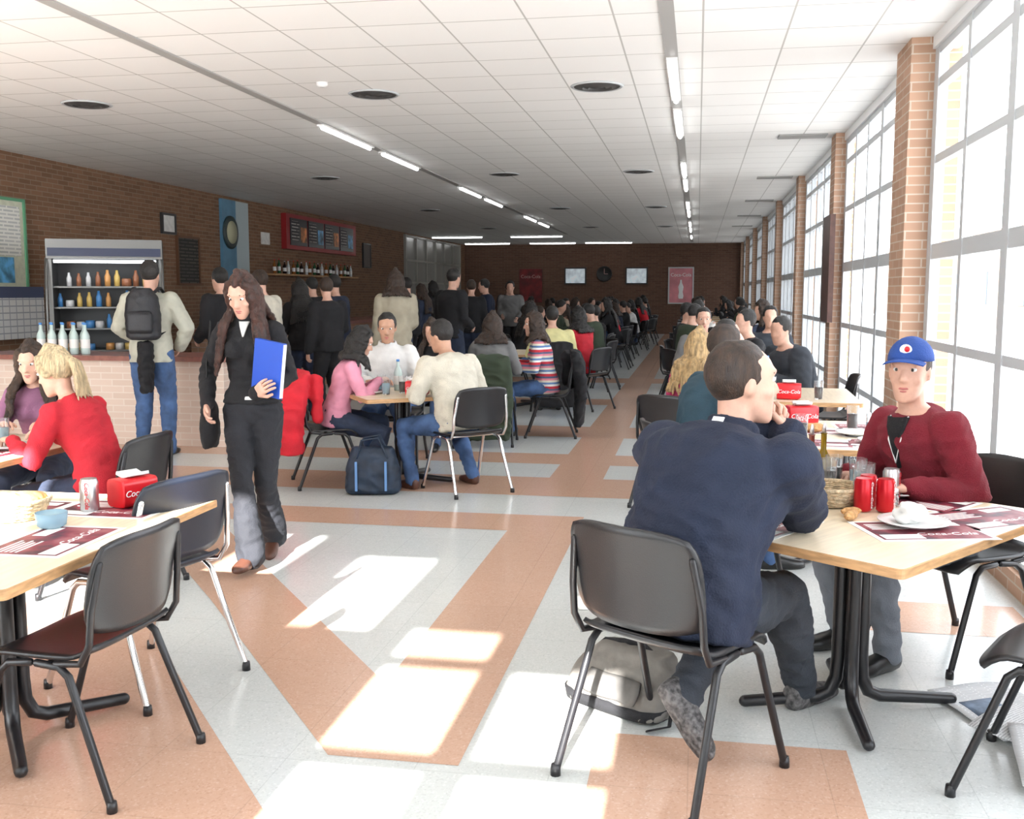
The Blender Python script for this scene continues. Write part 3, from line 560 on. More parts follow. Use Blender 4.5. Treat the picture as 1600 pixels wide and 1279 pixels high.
for c in(canr,alu):
    q=MB();q.lathe([(.025,0),(.032,.008),(.032,.104),(.027,.114),(.027,.117)],20,0);q.lathe([(.026,.116),(.001,.115)],20,1);canm.append(mkmesh('can',q,[c,alu],True,50))
ctx=textmesh('Coca-Cola',.022,wtxt,.0005,.2);ctxr=textmesh('Coca-Cola',.022,redp,.0005,.2)
def can(x,y,z,k=0,rz=0):
    e=O('drink_can',canm[k],None,(x,y,z),(0,0,rz),['red soft drink can on table','silver soft drink can on table'][k],'can','drink cans on tables',scale=1.08);O('lettering',(ctx,ctxr)[k],e,(.0,-.0328,.06),(rad(90),rad(90),0))
q=MB();q.lathe([(.026,0),(.028,.006),(.034,.13),(.0325,.13),(.027,.008),(.001,.008)],20);glm=mkmesh('glass',q,glassm,True,50)
lqm=[mkmesh('lq',MB().lathe([(.0262,.0085),(.0305,.085),(.001,.085)],18),c) for c in(cola,waterm)]
def glass(x,y,z,k=0,s=1.1):
    e=O('drinking_glass',glm,None,(x,y,z),label='tall drinking glass with %s'%('cola' if k==0 else 'water'),cat='glass',group='glasses on tables',scale=s)
    if k<2: O('drink',lqm[k],e)
q=MB();q.lathe([(.06,0),(.065,.004),(.10,.012),(.125,.02),(.124,.024),(.098,.016),(.06,.008),(.001,.008)],32);plm=mkmesh('plate',q,whitep)
def plate(x,y,z,s=1,l='white porcelain plate on placemat'): return O('plate',plm,None,(x,y,z),label=l,cat='plate',group='plates on tables',scale=s)
def basket(x,y,z,s=1.):
    if 'bk' not in MC:
        q=MB()
        for k in range(9):
            r=.085+.035*(k/8)**.7;zz=.006+.058*k/8;q.limb([(r*math.cos(t)*(1+.02*math.sin(9*t+k*3.14)),r*math.sin(t)*(1+.02*math.sin(9*t+k*3.14)),zz+.002*math.sin(14*t)) for t in [2*math.pi*i/48 for i in range(48)]],.0045,6,closed=True)
        q.lathe([(.001,.002),(.09,.002),(.09,.008),(.001,.008)],24);MC['bk']=mkmesh('basket',q,wick);q=MB();q.limb([(.122*math.cos(t),.122*math.sin(t),.068) for t in [2*math.pi*i/40 for i in range(40)]],.007,8,closed=True);MC['bkr']=mkmesh('rim',q,wick)
    e=O('bread_basket',MC['bk'],None,(x,y,z),label='round woven wicker bread basket',cat='basket',group='bread baskets on tables',scale=s);O('rim',MC['bkr'],e)
def blob(seed,s=(1,1,1),amp=.3,mat=paper,r=.04):
    q=MB();q.ell(V(0,0,r*s[2]),V(1,0,0),V(0,1,0),V(0,0,1),r*s[0],r*s[1],r*s[2],16);return remesh(q,r/7,1,mat,None,r*amp,.04/r*2.2,seed,1)
napm=[blob(1,(1.3,1,.7),.35),blob(5,(1,1.2,.6),.35)];brm=blob(3,(1.9,.8,.7),.06,bread,.04)
def napkin(x,y,z,k=0,s=1): O('crumpled_napkin',napm[k],None,(x,y,z),(0,0,k*2+x),'crumpled white paper napkin','napkin','used napkins on tables',scale=s)
def breadr(x,y,z,rz=0,s=1): O('bread_roll',brm,None,(x,y,z),(0,0,rz),'small crusty bread piece','bread','bread on tables',scale=s)
def placemat_mat():
    m=bpy.data.materials.new('placemat');m.use_nodes=True;nt=m.node_tree;N=nt.nodes;L=nt.links;b=N['Principled BSDF']
    tc=N.new('ShaderNodeTexCoord');n=N.new('ShaderNodeTexNoise');n.inputs['Scale'].default_value=9;n.inputs['Detail'].default_value=3;L.new(tc.outputs['Object'],n.inputs['Vector'])
    r=N.new('ShaderNodeValToRGB');e=r.color_ramp.elements;e[0].color=(.05,.008,.02,1);e[0].position=.38;e[1].color=(.30,.09,.10,1);e[1].position=.62;k=e.new(.5);k.color=(.20,.015,.035,1)
    L.new(n.outputs[0],r.inputs[0]);L.new(r.outputs[0],b.inputs['Base Color']);b.inputs['Roughness'].default_value=.5;return m
pmm=placemat_mat();q=MB();q.box((-.21,-.15,0),(.21,.15,.001),0);q.box((-.190,-.130,.001),(.190,.130,.0016),1);q.box((-.18,-.12,.0016),(-.04,-.06,.0021),0);q.box((.05,.06,.0016),(.17,.11,.0021),0)
for i in range(5): q.box((-.17,.02+i*.018,.0016),(-.02-.02*(i%2),.028+i*.018,.0021),0)
pmesh=mkmesh('pm',q,[paper,pmm],False);pmt=textmesh('Coca-Cola',.05,wtxt,.0003,.2)
def placemat(x,y,z,rz):
    e=O('placemat',pmesh,None,(x,y,z),(0,0,rz),'dark red printed paper placemat with white border','placemat','paper placemats on tables');O('lettering',pmt,e,(.06,-.06,.0018))
def cruet(x,y,z,mat,label):
    q=MB();q.lathe([(.03,0),(.032,.01),(.032,.09),(.02,.12),(.011,.14),(.011,.20),(.014,.205)],18,0);q.lathe([(.0105,.2),(.006,.235),(.003,.245)],12,1);O('cruet_bottle',mkmesh('cr',q,[mat,alu]),None,(x,y,z),label=label,cat='bottle',scale=1.1)
ZT=.7505
def on(cx,cy,a,f,l):
    a=rad(a);return cx+f*math.cos(a)-l*math.sin(a),cy+f*math.sin(a)+l*math.cos(a)
T1=(.60,3.95,52);table(*T1,L=1.2,W=1.0,foot=.40)
for f,l,r in((-.42,.14,5),(-.06,-.29,-38),(.42,-.02,90),(.33,-.36,-20)):
    x,y=on(*T1,f,l);placemat(x,y,ZT,rad(52+r))
x,y=on(*T1,-.02,-.24);plate(x,y,ZT+.002);napkin(x-.01,y+.02,ZT+.012,0,1.1)
x,y=on(*T1,-.10,-.04);breadr(x,y,ZT+.003,1,.6);x,y=on(*T1,-.03,.0);breadr(x,y,ZT+.003,.3,.55)
x,y=on(*T1,.47,.08);plate(x,y,ZT+.002,.95);napkin(x,y,ZT+.012,1,.7)
x,y=on(*T1,.10,.17);basket(x,y,ZT+.003,1.05)
for f,l,k in((.30,.30,0),(.40,.33,0),(.22,.10,1),(.32,.14,0),(.40,.22,1)): x,y=on(*T1,f,l);glass(x,y,ZT+.002,k)
for f,l,k in((.08,.015,0),(.16,.04,0),(.13,-.05,0),(.36,.05,1)): x,y=on(*T1,f,l);can(x,y,ZT+.002,k,1)
x,y=on(*T1,.46,.42);cruet(x,y,ZT,oilm,'glass oil cruet with pouring spout')
x,y=on(*T1,.38,.43);cruet(x,y,ZT,vin,'glass vinegar cruet with pouring spout')
for f,l in((.25,-.02),(.29,.01)): x,y=on(*T1,f,l);q=MB();q.lathe([(.018,0),(.02,.005),(.018,.05)],14);q.lathe([(.019,.05),(.016,.07),(.006,.075)],14,1);O('salt_shaker',mkmesh('ss',q,[glassm,alu]),None,(x,y,ZT),label='small glass salt shaker with metal cap',cat='shaker',group='shakers on the table')
T2=(.84,6.25,86);table(*T2,L=1.3,W=.82)
for f,l,r in((-.42,.15,90),(-.38,-.22,80),(.1,.15,90),(.35,-.2,95),(.02,-.22,90)): x,y=on(*T2,f,l);placemat(x,y,ZT,rad(86+r))
napkin_box(.66,6.62,ZT,rad(10),1.15);x,y=on(*T2,-.35,-.2);plate(x,y,ZT+.002);napkin(x,y,ZT+.01)
x,y=on(*T2,-.05,-.1);plate(x,y,ZT+.002);glass(.6,6.0,ZT);glass(1.0,6.1,ZT,1);glass(.95,6.5,ZT,0);breadr(.7,6.3,ZT,.2)
T3=(.88,8.65,88);table(*T3,L=1.25,W=.78);napkin_box(.72,8.25,ZT,rad(-5),1.15)
O('water_bottle',wb,None,(.55,8.35,ZT),label='clear water bottle standing on table',cat='bottle',group='water bottles on tables');glass(.62,8.7,ZT,1);glass(.95,8.3,ZT,0)
T4=(-2.40,3.16,90);table(*T4,L=1.32,W=1.0,foot=.40)
for x,y,r in((-2.12,3.05,92),(-2.62,3.5,0),(-2.55,2.9,85),(-2.2,3.55,0)): placemat(x,y,ZT,rad(r))
napkin_box(-2.17,3.64,ZT,rad(66),1.02);can(-2.27,3.50,ZT,1,.3);basket(-2.47,3.33,ZT+.002,1.05);breadr(-2.51,3.30,ZT+.03,.4,1.3);breadr(-2.43,3.37,ZT+.03,1.4,1.1)
q=MB();q.lathe([(.035,0),(.05,.01),(.055,.055),(.052,.055),(.045,.012),(.001,.012)],20);O('glass_bowl',mkmesh('gb',q,waterm),None,(-2.24,3.22,ZT+.002),label='small bluish glass bowl on placemat',cat='bowl')
T5=(-3.82,4.80,90);table(*T5,L=1.2,W=.9);placemat(-3.6,4.6,ZT,1.5);plate(-3.6,4.85,ZT+.002);napkin(-3.72,4.55,ZT+.002);glass(-3.75,5.0,ZT,1)
T6=(-2.42,8.25,35);table(*T6,L=.9,W=.95);napkin_box(-2.22,8.0,ZT,rad(0),1.1)
for x,y,k in((-2.5,8.05,1),(-2.40,8.2,0),(-2.6,8.25,1),(-2.32,8.3,0)): glass(x,y,ZT,k)
O('water_bottle',wb,None,(-2.5,8.4,ZT),label='clear water bottle standing on table',cat='bottle',group='water bottles on tables',scale=.8);plate(-2.65,8.1,ZT);breadr(-2.67,8.1,ZT+.01)
# ------------------------------------------------------------------ chairs (near)
chair(-.05,3.30,57.7,label='black chair under the man in the dark jacket',scale=1.08)
chair(1.14,4.68,212,label='black chair under the man in the blue cap')
chair(-1.99,2.98,176,label='empty black plastic chair pulled to table',scale=1.03)
chair(-2.20,3.74,162,'blue',label='empty blue-black plastic chair with chrome legs',scale=1.08)
chair(1.17,3.38,152,label='black chair beside scattered newspapers')
chair(-3.05,4.88,178,label='black chair under the woman in red')
chair(-1.80,7.93,133,'chrome',label='black chair with chrome legs under cream sweater')
chair(-2.98,8.02,28,label='black chair with a red jacket over its back')
chair(-2.75,9.1,-85);chair(.0,5.95,15);chair(1.2,7.45,175,label='empty black chair beside the windows');chair(1.15,9.6,180);chair(.12,5.0,60)
# ------------------------------------------------------------------ NEAR PEOPLE
A_,ia=person((-.03,3.33,0),rad(56),'man in navy jacket seated with hands clasped at his mouth',1.99,seat=.46,lean=(14,32),head=(-36,0),w=1.22,lh=(.56,.05,1.08),rh=(.56,-.05,1.08),lp=(.1,.3,-1),rp=(.15,-.2,-1),
  lf=(.09,.04,.22),rf=(.74,-.04,.09),lk=(1,.1,.2),footl=(.12,-.60,-.76),upl=(1,0,.25),top=navy,te=.03,hem=.09,topname='jacket',bot=dgrey,be=.018,shoe=shoeg,hair='crop',hm=hbrown,vox=.011,collar=True,curl=55,hdl=(.0,-.45,.8),hdr=(.0,.45,.8),ldn=(-.5,-1,0),rdn=(-.5,1,0),wr=.0065)
q=MB();q.loft([(ia['Nb']-ia['f2']*.082+ia['d2']*.0,ia['l2'],ia['f2'],.02,.003),(ia['Nb']-ia['f2']*.080+ia['d2']*.02,ia['l2'],ia['f2'],.02,.003)],8,p=6);O('collar_tag',mkmesh('ct',q,wtxt),A_)
Bc,ib=person((1.06,4.64,0),rad(212),'man in dark red sweater and blue cap seated at table',1.83,seat=.46,lean=(9,20),side=-3,head=(34,0),w=.98,lh=(.36,.20,.80),rh=(.38,-.14,.80),lf=(.35,.10,.09),rf=(.34,-.20,.09),
  top=maroon,te=.02,hem=.08,topname='sweater',bot=greyt,be=.018,shoe=leath,hair='crop',hm=hbrown,vox=.011,collar=False,wr=.006)
def headpt(i,f,l,u): return i['Hc']+i['hf']*f+i['hl']*l+i['hu']*u
capb=fab('cap_blue',(.02,.07,.30))
q=MB();secs=[]
for k in range(8):
    t=k/7*math.pi/2;secs.append((headpt(ib,-.012,0,.048+.098*math.sin(t)),ib['hl'],ib['hf'],max(.003,.089*math.cos(t)),max(.003,.110*math.cos(t))))
q.loft(secs,22);cap=O('cap',mkmesh('cap',q,capb),Bc)
q=MB();q.slab(lambda u,v:headpt(ib,.075+.085*((v+1)/2)*math.sqrt(max(0,1-.75*u*u)),.078*u,.060-.018*u*u-.008*(v+1)/2),14,6,.005);O('cap_brim',mkmesh('brim',q,capb),cap)
q=MB();q.ell(headpt(ib,.080,0,.095),ib['hl'],ib['hu'],ib['hf'],.024,.022,.012,16,0);q.ell(headpt(ib,.083,.006,.097),ib['hl'],ib['hu'],ib['hf'],.013,.014,.0125,12,1);O('cap_emblem',mkmesh('emb',q,[wtxt,redp]),cap)
vneck(ib,Bc,black,.06,.20)
q=MB();N_=ib['Nb'];q.limb([N_+ib['l2']*.05+ib['f2']*.07+ib['d2']*.0,N_+ib['l2']*.035+ib['f2']*.125-ib['d2']*.08,N_+ib['f2']*.150-ib['d2']*.17,N_-ib['l2']*.035+ib['f2']*.125-ib['d2']*.08,N_-ib['l2']*.05+ib['f2']*.07],.0035,6);O('lanyard',mkmesh('ly',q,wtxt),Bc)
WB=(-2.54,5.58);WY=-84
Wm,iw=person((*WB,0),rad(WY),'woman with long hair in black walking with a blue folder',1.70,lean=(1,6),head=(-8,26),fem=1,w=.97,lh=(.26,.10,1.02),rh=(.12,-.23,.94),lp=(-.5,.8,-.6),rp=(-1,-.7,0),
  lf=(-.16,.05,.13),rf=(.26,.05,.085),footl=(1,.1,-.35),lk=(1,.1,0),top=black,te=.016,hem=-.02,topname='jacket',bot=fab('black_trousers',(.012,.013,.018)),be=.006,flare=.078,shoe=leatb,hair='long',hm=haub,vox=.009,collar=True,hdl=(.35,.5,.35),ldn=(-1,.3,0),curl=30,wr=.006)
q=MB();q.loft([(iw['P0']+iw['d2']*.045,V(0,1,0),V(1,0,0),.163,.125),(iw['P0']+iw['d2']*.065,V(0,1,0),V(1,0,0),.152,.118)],20);O('belt',mkmesh('wh',q,white),Wm)
vneck(iw,Wm,white,.030,.085,'inner_shirt')
def loc2w(base,yawd,p): a=rad(yawd);return (base[0]+p[0]*math.cos(a)-p[1]*math.sin(a),base[1]+p[0]*math.sin(a)+p[1]*math.cos(a),p[2])
q=MB();q.box((-.015,-.105,-.155),(.015,.105,.155),0);q.box((-.011,-.10,-.15),(.011,.109,.15),1)
O('folder',mkmesh('folder',q,[foldb,paper],False),None,loc2w(WB,WY,(.225,.17,1.16)),(rad(-8),0,rad(WY-26)),'bright blue ring folder held in the woman\'s arm','folder')
q=MB();q.loft([(V(0,0,-.18),V(1,0,0),V(0,1,0),.12,.04),(V(0,0,-.1),V(1,0,0),V(0,1,0),.13,.055),(V(0,0,.05),V(1,0,0),V(0,1,0),.11,.045),(V(0,0,.1),V(1,0,0),V(0,1,0),.08,.02)],16,p=3)
e=O('handbag',remesh(q,.012,2,black,None,.004),None,loc2w(WB,WY,(-.02,-.27,.86)),(0,0,rad(-70)),'black shoulder bag hanging at the woman\'s side','bag')
q=MB();q.limb([(-.08,0,.08),(-.06,.0,.3),(.0,.02,.55),(.06,.0,.3),(.08,0,.08)],[(.012,.004)]*5,8);O('strap',mkmesh('st',q,leath),e)
person((-3.08,4.90,0),rad(172),'blond woman in red sweater leaning over table',1.72,seat=.46,lean=(14,30),head=(5,18),fem=1,w=1.05,lh=(.45,.16,.80),rh=(.42,-.10,.82),top=scar,te=.013,topname='sweater',bot=dkdenim,hair='tail',hm=hblond,vox=.011)
person((-3.98,5.72,0),rad(-75),'dark curly haired woman in purple top seated at table',1.64,seat=.46,lean=(10,18),head=(-2,14),fem=1,lh=(.35,.15,.82),rh=(.36,-.12,.82),top=fab('plum',(.22,.09,.16)),bot=dkdenim,hair='curly',hm=hbrown,vox=.013)
chair(-4.0,5.8,-75)
BP=(-5.17,9.10);BY=104
Bp,ibp=person((*BP,0),rad(BY),'man with black backpack standing at brick counter',1.88,lean=(0,2),head=(-6,4),lh=(.28,.18,1.12),rh=(.20,-.22,1.05),lp=(-.4,1,-.6),rp=(-.4,-1,-.6),lf=(.0,.12,.085),rf=(.06,-.12,.085),top=fab('stone',(.42,.42,.35)),te=.028,hem=.10,topname='jacket',bot=denim,be=.02,flare=.06,hair='short',hm=hblack,vox=.015,face=False)
nyl=M('nylon_black',(.012,.013,.017),.6,var=.3,vs=8,bump=.3)
q=MB();q.loft([(V(0,0,-.24),V(0,1,0),V(1,0,0),.12,.06),(V(0,0,-.21),V(0,1,0),V(1,0,0),.155,.095),(V(0,0,0),V(0,1,0),V(1,0,0),.16,.11),(V(0,0,.16),V(0,1,0),V(1,0,0),.14,.09),(V(0,0,.24),V(0,1,0),V(1,0,0),.08,.05)],20,p=3)
bpk=O('backpack',remesh(q,.014,2,nyl,None,.004),None,loc2w(BP,BY,(-.235,0,1.38)),(0,0,rad(BY)),'black nylon backpack worn on the man\'s back','backpack')
q=MB();q.loft([(V(-.10,0,-.18),V(0,1,0),V(1,0,0),.10,.03),(V(-.115,0,-.15),V(0,1,0),V(1,0,0),.12,.05),(V(-.115,0,.0),V(0,1,0),V(1,0,0),.12,.045),(V(-.10,0,.03),V(0,1,0),V(1,0,0),.10,.03)],16,p=3.5);O('front_pocket',remesh(q,.012,2,nyl),bpk)
for sg in(1,-1): q=MB();q.limb([(.07,.09*sg,.2),(.16,.12*sg,.25),(.30,.13*sg,.18),(.36,.14*sg,.0),(.25,.16*sg,-.15),(.06,.13*sg,-.2)],[(.022,.006)]*6,8,up=(0,1,0));O('shoulder_strap',mkmesh('st',q,nyl),bpk)
q=MB();q.loft([(V(0,0,-.28),V(1,0,0),V(0,1,0),.09,.05),(V(0,0,0),V(1,0,0),V(0,1,0),.13,.07),(V(0,0,.2),V(1,0,0),V(0,1,0),.11,.06)],14);O('sweater',remesh(q,.015,2,black,None,.012),None,loc2w(BP,BY,(-.20,0,.92)),(0,0,rad(BY)),'black sweater tied around the man\'s waist','sweater')
person((-2.94,8.05,0),rad(24),'woman in pink sweater eating at table',1.68,seat=.46,lean=(12,20),head=(-5,22),fem=1,lh=(.38,.10,.84),rh=(.36,-.08,.86),lf=(.34,.10,.085),rf=(.18,-.16,.085),top=pink,te=.014,topname='sweater',bot=dkdenim,shoe=leatb,hair='bob',hm=hblack,vox=.014)
person((-2.78,9.05,0),rad(-78),'man in white hooded sweatshirt seated facing the hall',1.84,seat=.46,lean=(6,12),head=(2,12),lh=(.36,.2,.80),rh=(.34,-.16,.80),top=white,te=.024,topname='sweatshirt',bot=denim,hair='short',hm=hblack,sk=skin2,vox=.014,collar=True)
person((-1.86,7.97,0),rad(140),'man in cream sweater seen from behind, seated',1.82,seat=.46,lean=(12,22),head=(18,14),w=1.14,lh=(.38,.20,.80),rh=(.36,-.2,.80),lf=(.25,.30,.085),rf=(.12,-.22,.085),top=cream,te=.02,topname='sweater',bot=denim,shoe=leatb,hair='short',hm=hblack,sk=skin2,vox=.014,face=False,wr=.006)
person((-2.65,10.3,0),rad(-95),'dark haired woman in black seated at a further table',1.66,seat=.46,fem=1,head=(0,15),top=black,hair='long',hm=hbrown,vox=.02,face=False)
person((-2.12,10.55,0),rad(95),'woman in grey knit sweater seen from behind',1.76,seat=.46,fem=1,w=1.1,head=(0,5),top=grey,te=.02,topname='sweater',hair='bob',hm=hbrown,vox=.018,face=False)
def stripes():
    m=bpy.data.materials.new('striped_knit');m.use_nodes=True;nt=m.node_tree;N=nt.nodes;L=nt.links;b=N['Principled BSDF'];tc=N.new('ShaderNodeTexCoord');sp=N.new('ShaderNodeSeparateXYZ');L.new(tc.outputs['Object'],sp.inputs[0])
    mu=N.new('ShaderNodeMath');mu.operation='MULTIPLY';mu.inputs[1].default_value=7.5;L.new(sp.outputs[2],mu.inputs[0]);fr=N.new('ShaderNodeMath');fr.operation='FRACT';L.new(mu.outputs[0],fr.inputs[0])
    r=N.new('ShaderNodeValToRGB');r.color_ramp.interpolation='CONSTANT';e=r.color_ramp.elements;e[0].color=(.5,.03,.05,1);e[1].color=(.7,.7,.68,1);e[1].position=.2
    for p,c in((.36,(.1,.2,.4,1)),(.52,(.65,.6,.5,1)),(.68,(.6,.2,.25,1)),(.84,(.08,.10,.18,1))): k=e.new(p);k.color=c
    L.new(fr.outputs[0],r.inputs[0]);L.new(r.outputs[0],b.inputs['Base Color']);b.inputs['Roughness'].default_value=.9;return m
person((-1.62,11.2,0),rad(185),'smiling woman in striped knit sweater seated at table',1.76,seat=.46,lean=(8,14),fem=1,head=(14,4),top=stripes(),te=.02,topname='sweater',hair='bob',hm=hbrown,vox=.017)
person((-1.85,13.3,0),rad(105),'man in pale yellow shirt seen from behind',1.84,seat=.46,w=1.15,top=yellow,hair='short',hm=hblack,vox=.02,face=False)
person((-1.50,13.9,0),rad(150),'person in red sweater seated at table',1.78,seat=.46,top=scar,hair='bob',hm=hblack,vox=.02,face=False)
for x,y,a in((-2.65,10.35,-95),(-2.12,10.5,95),(-1.58,11.2,185),(-1.85,13.25,105),(-1.46,13.88,150)): chair(x,y,a)
table(-2.35,11.45,90,L=1.3);table(-2.2,14.2,90,L=1.3)
person((.02,5.92,0),rad(20),'man in teal jacket seated at the middle table',1.84,seat=.46,lean=(8,14),head=(0,5),w=1.15,top=teal,te=.03,topname='jacket',hair='short',hm=hbrown,vox=.016,face=False)
person((-.05,7.6,0),rad(60),'blond curly haired woman in pink top seated',1.66,seat=.46,lean=(8,14),fem=1,head=(0,4),top=fab('magenta',(.4,.03,.11)),hair='curly',hm=M('hair_dark_blond',(.42,.28,.13),.45,var=.4,vs=20,bump=.9,bs=120,stretch=(3,3,.4)),vox=.015,face=False)
person((.16,8.95,0),rad(20),'dark haired person in dark sweater seated',1.74,seat=.46,top=navy,hair='short',hm=hblack,vox=.018,face=False)
person((.06,11.9,0),rad(-85),'man with dark hair in grey sweater seated facing the hall',1.86,seat=.46,head=(0,5),top=grey,hair='short',hm=hblack,vox=.018)
person((.95,9.75,0),rad(205),'man in dark vest seated at window table',1.82,seat=.46,lean=(10,22),w=1.2,head=(20,10),top=dgrey,te=.035,topname='vest',hair='short',hm=hblack,vox=.018,face=False)
person((.62,11.3,0),rad(200),'dark haired man in dark shirt seated',1.84,seat=.46,w=1.1,top=black,hair='short',hm=hblack,vox=.02,face=False)
person((.85,12.6,0),rad(-90),'dark haired man in grey jacket seated',1.88,seat=.46,top=dgrey,hair='short',hm=hblack,vox=.02,face=False)
for x,y,a in((-.1,7.6,60),(.1,8.9,20),(.06,12,-85),(.66,11.3,200),(.85,12.7,-90)): chair(x,y,a)
table(.5,11.9,90,L=.9,W=.7)
SP=[((-5.32,11.0),150,black,'short',hblack,1.86,0,'person in dark jacket standing at the bar'),((-4.98,11.35),160,cream,'short',hbrown,1.84,0,'person in cream shirt standing at the bar'),((-4.95,12.4),120,black,'long',hblack,1.74,1,'woman in black standing at the bar'),
((-4.42,11.95),140,black,'short',hbrown,1.76,0,'man in black jersey standing near the bar'),((-4.85,13.5),170,navy,'short',hblack,1.82,0,'man in navy standing at the bar'),((-3.76,12.6),115,beige,'bob',hbrown,1.86,0,'person in beige jacket standing seen from behind'),
((-3.45,14.2),60,black,'short',hblack,1.92,0,'man in dark suit standing in the hall'),((-3.9,17.6),90,black,'short',hbrown,1.8,0,'person in dark coat standing'),((-4.0,19.6),200,navy,'short',hblack,1.84,0,'person in navy standing'),
((-7.6,16.5),-20,blueshirt,'short',hblack,1.8,0,'barman in blue shirt behind the bar'),((-3.8,21.0),-90,grey,'short',hblack,1.82,0,'man in grey shirt standing in the hall'),((-4.6,16.2),170,black,'short',hblack,1.82,0,'person in black standing at the bar'),((-5.0,18.6),170,dkdenim,'long',hbrown,1.72,1,'woman in denim jacket standing'),
((-5.6,14.6),170,black,'short',hblack,1.8,0,'person in black coat at the bar'),((-5.4,21),160,black,'bob',hblack,1.8,0,'person in black coat at the bar'),((-4.4,24),100,navy,'short',hblack,1.82,0,'person in navy standing')]
for (x,y),a,mt,hs,hm,h,fm,lb_ in SP:
    person((x,y,0),rad(a),lb_,h,top=mt,te=.028,topname='jacket',bot=black if random.random()<.6 else dkdenim,be=.018,hair=hs,hm=hm,fem=fm,vox=.02,face=False,head=(random.uniform(-20,20),8),lh=(.25,.2,1.05) if random.random()<.6 else None,rh=(.28,-.15,1.1) if random.random()<.6 else None,lean=(2,5))
tmpl=[]
for i,(tp,hs,hm,fm) in enumerate([(black,'short',hblack,0),(navy,'bob',hbrown,1),(white,'short',hblack,0),(red,'long',hblack,1),(grey,'short',hbrown,0),(beige,'long',hbrown,1),(orange,'bob',hblack,1),(olive,'short',hblack,0),(black,'long',hblack,1),(dkdenim,'short',hblack,0)]):
    b,_=person((0,-300,0),0,'seated diner in %s at a far table'%tp.name.replace('fabric_','').replace('_',' '),1.76,seat=.46,lean=(4+(i*5)%14,6+(i*7)%22),head=((i%3-1)*28,4+(i*5)%18),top=tp,te=.02,hair=hs,hm=hm,fem=fm,vox=.028,face=False,lh=(.4,.1,.8) if i%2 else (.42,.12,1.0));tmpl.append(b)
k=0
order=[0,7,1,8,2,9,4,0,3,8,5,7,1,9,0,6,8]
def crowdtable(x,y,seats):
    global k
    table(x,y,90,L=1.25,W=.78)
    for sx,sy in seats:
        px,py=x+sx*random.uniform(.6,.78),y+sy*.36+random.uniform(-.12,.12);a=180 if sx>0 else 0;a+=random.uniform(-35,35);t=tmpl[order[k%17]];k+=1
        copytree(t,(px,py,0),rad(a),group='seated diners at far tables',scale=random.uniform(.97,1.1));chair(px-.02*math.cos(rad(a)),py,a,far=True,scale=1.0)
allS=[(1,1),(1,-1),(-1,1),(-1,-1)]
for y in(16.9,19.3,21.7,24.1,26.5,28.9,31.3,33.7,36.1): crowdtable(-2.35+random.uniform(-.2,.2),y,allS)
for y in(22.5,25.3,28.1,30.9,33.7): crowdtable(-5.0,y,allS[:3])
for y in(14.9,17.3,19.7,22.1,24.5,26.9,29.3,31.7,34.1,36.5): crowdtable(.5,y,[(-1,1),(-1,-1),(.85,1)])
for b in tmpl:
    for c in list(b.children): bpy.data.objects.remove(c)
    bpy.data.objects.remove(b)
# ------------------------------------------------------------------ floor & draped things
q=MB();q.loft([(V(0,0,0),V(1,0,0),V(0,1,0),.20,.11),(V(0,0,.03),V(1,0,0),V(0,1,0),.22,.13),(V(0,0,.2),V(1,0,0),V(0,1,0),.21,.12),(V(0,0,.36),V(1,0,0),V(0,1,0),.16,.05)],18,p=3.5)
bnv=M('bag_navy',(.010,.022,.045),.6,var=.3)
bg=O('tote_bag',remesh(q,.014,2,bnv,None,.006),None,(-2.5,7.68,0.012),(0,0,rad(12)),'navy shoulder bag with light blue stripes on the floor','bag')
for x in(-.12,.11): O('stripe',mkmesh('sp',MB().box((x-.009,-.140,.03),(x+.009,-.125,.26)),M('stripe_blue',(.12,.25,.5),.5),False),bg)
for sy in(-.08,.08): q=MB();q.limb([(-.12,sy,.28),(-.08,sy,.42),(.05,sy,.44),(.12,sy,.28)],.009,8);O('handle',mkmesh('hd',q,bnv),bg)
X_,Y_=V(1,0,0),V(0,1,0);q=MB();q.loft([(V(0,0,0),X_,Y_,.20,.10),(V(0,0,.02),X_,Y_,.225,.12),(V(.0,.01,.09),X_,Y_,.225,.12),(V(.02,.03,.17),X_,Y_,.20,.09),(V(.04,.05,.23),X_,Y_,.15,.045)],24,p=4)
bg=O('messenger_bag',remesh(q,.010,3,M('bag_grey',(.15,.14,.125),.8,var=.15,bump=.2),None,.005),None,(-.255,3.80,.004),(0,0,rad(-33)),'grey and black canvas messenger bag under a chair','bag')
q=MB();q.loft([(V(0,0,.012),X_,Y_,.222,.122),(V(0,0,.055),X_,Y_,.230,.126)],24,p=4);O('black_base',mkmesh('bt',q,black),bg)
q=MB();q.slab(lambda u,v:(.03+.13*u*(1-.1*v*v),-.128+.050*((v+1)/2)**2+.004*math.sin(5*u),.075+.075*(v+1)/2+.0*u),10,8,.010);O('flap',mkmesh('flap',q,M('bag_flap',(.09,.085,.08),.8,var=.2)),bg)
q=MB();q.limb([(-.19,.02,.14),(-.10,.03,.225),(.05,.05,.245),(.17,.04,.19),(.232,.0,.07),(.26,-.06,.010),(.22,-.14,.008)],[(.016,.004)]*7,8);O('strap',mkmesh('st',q,black),bg)
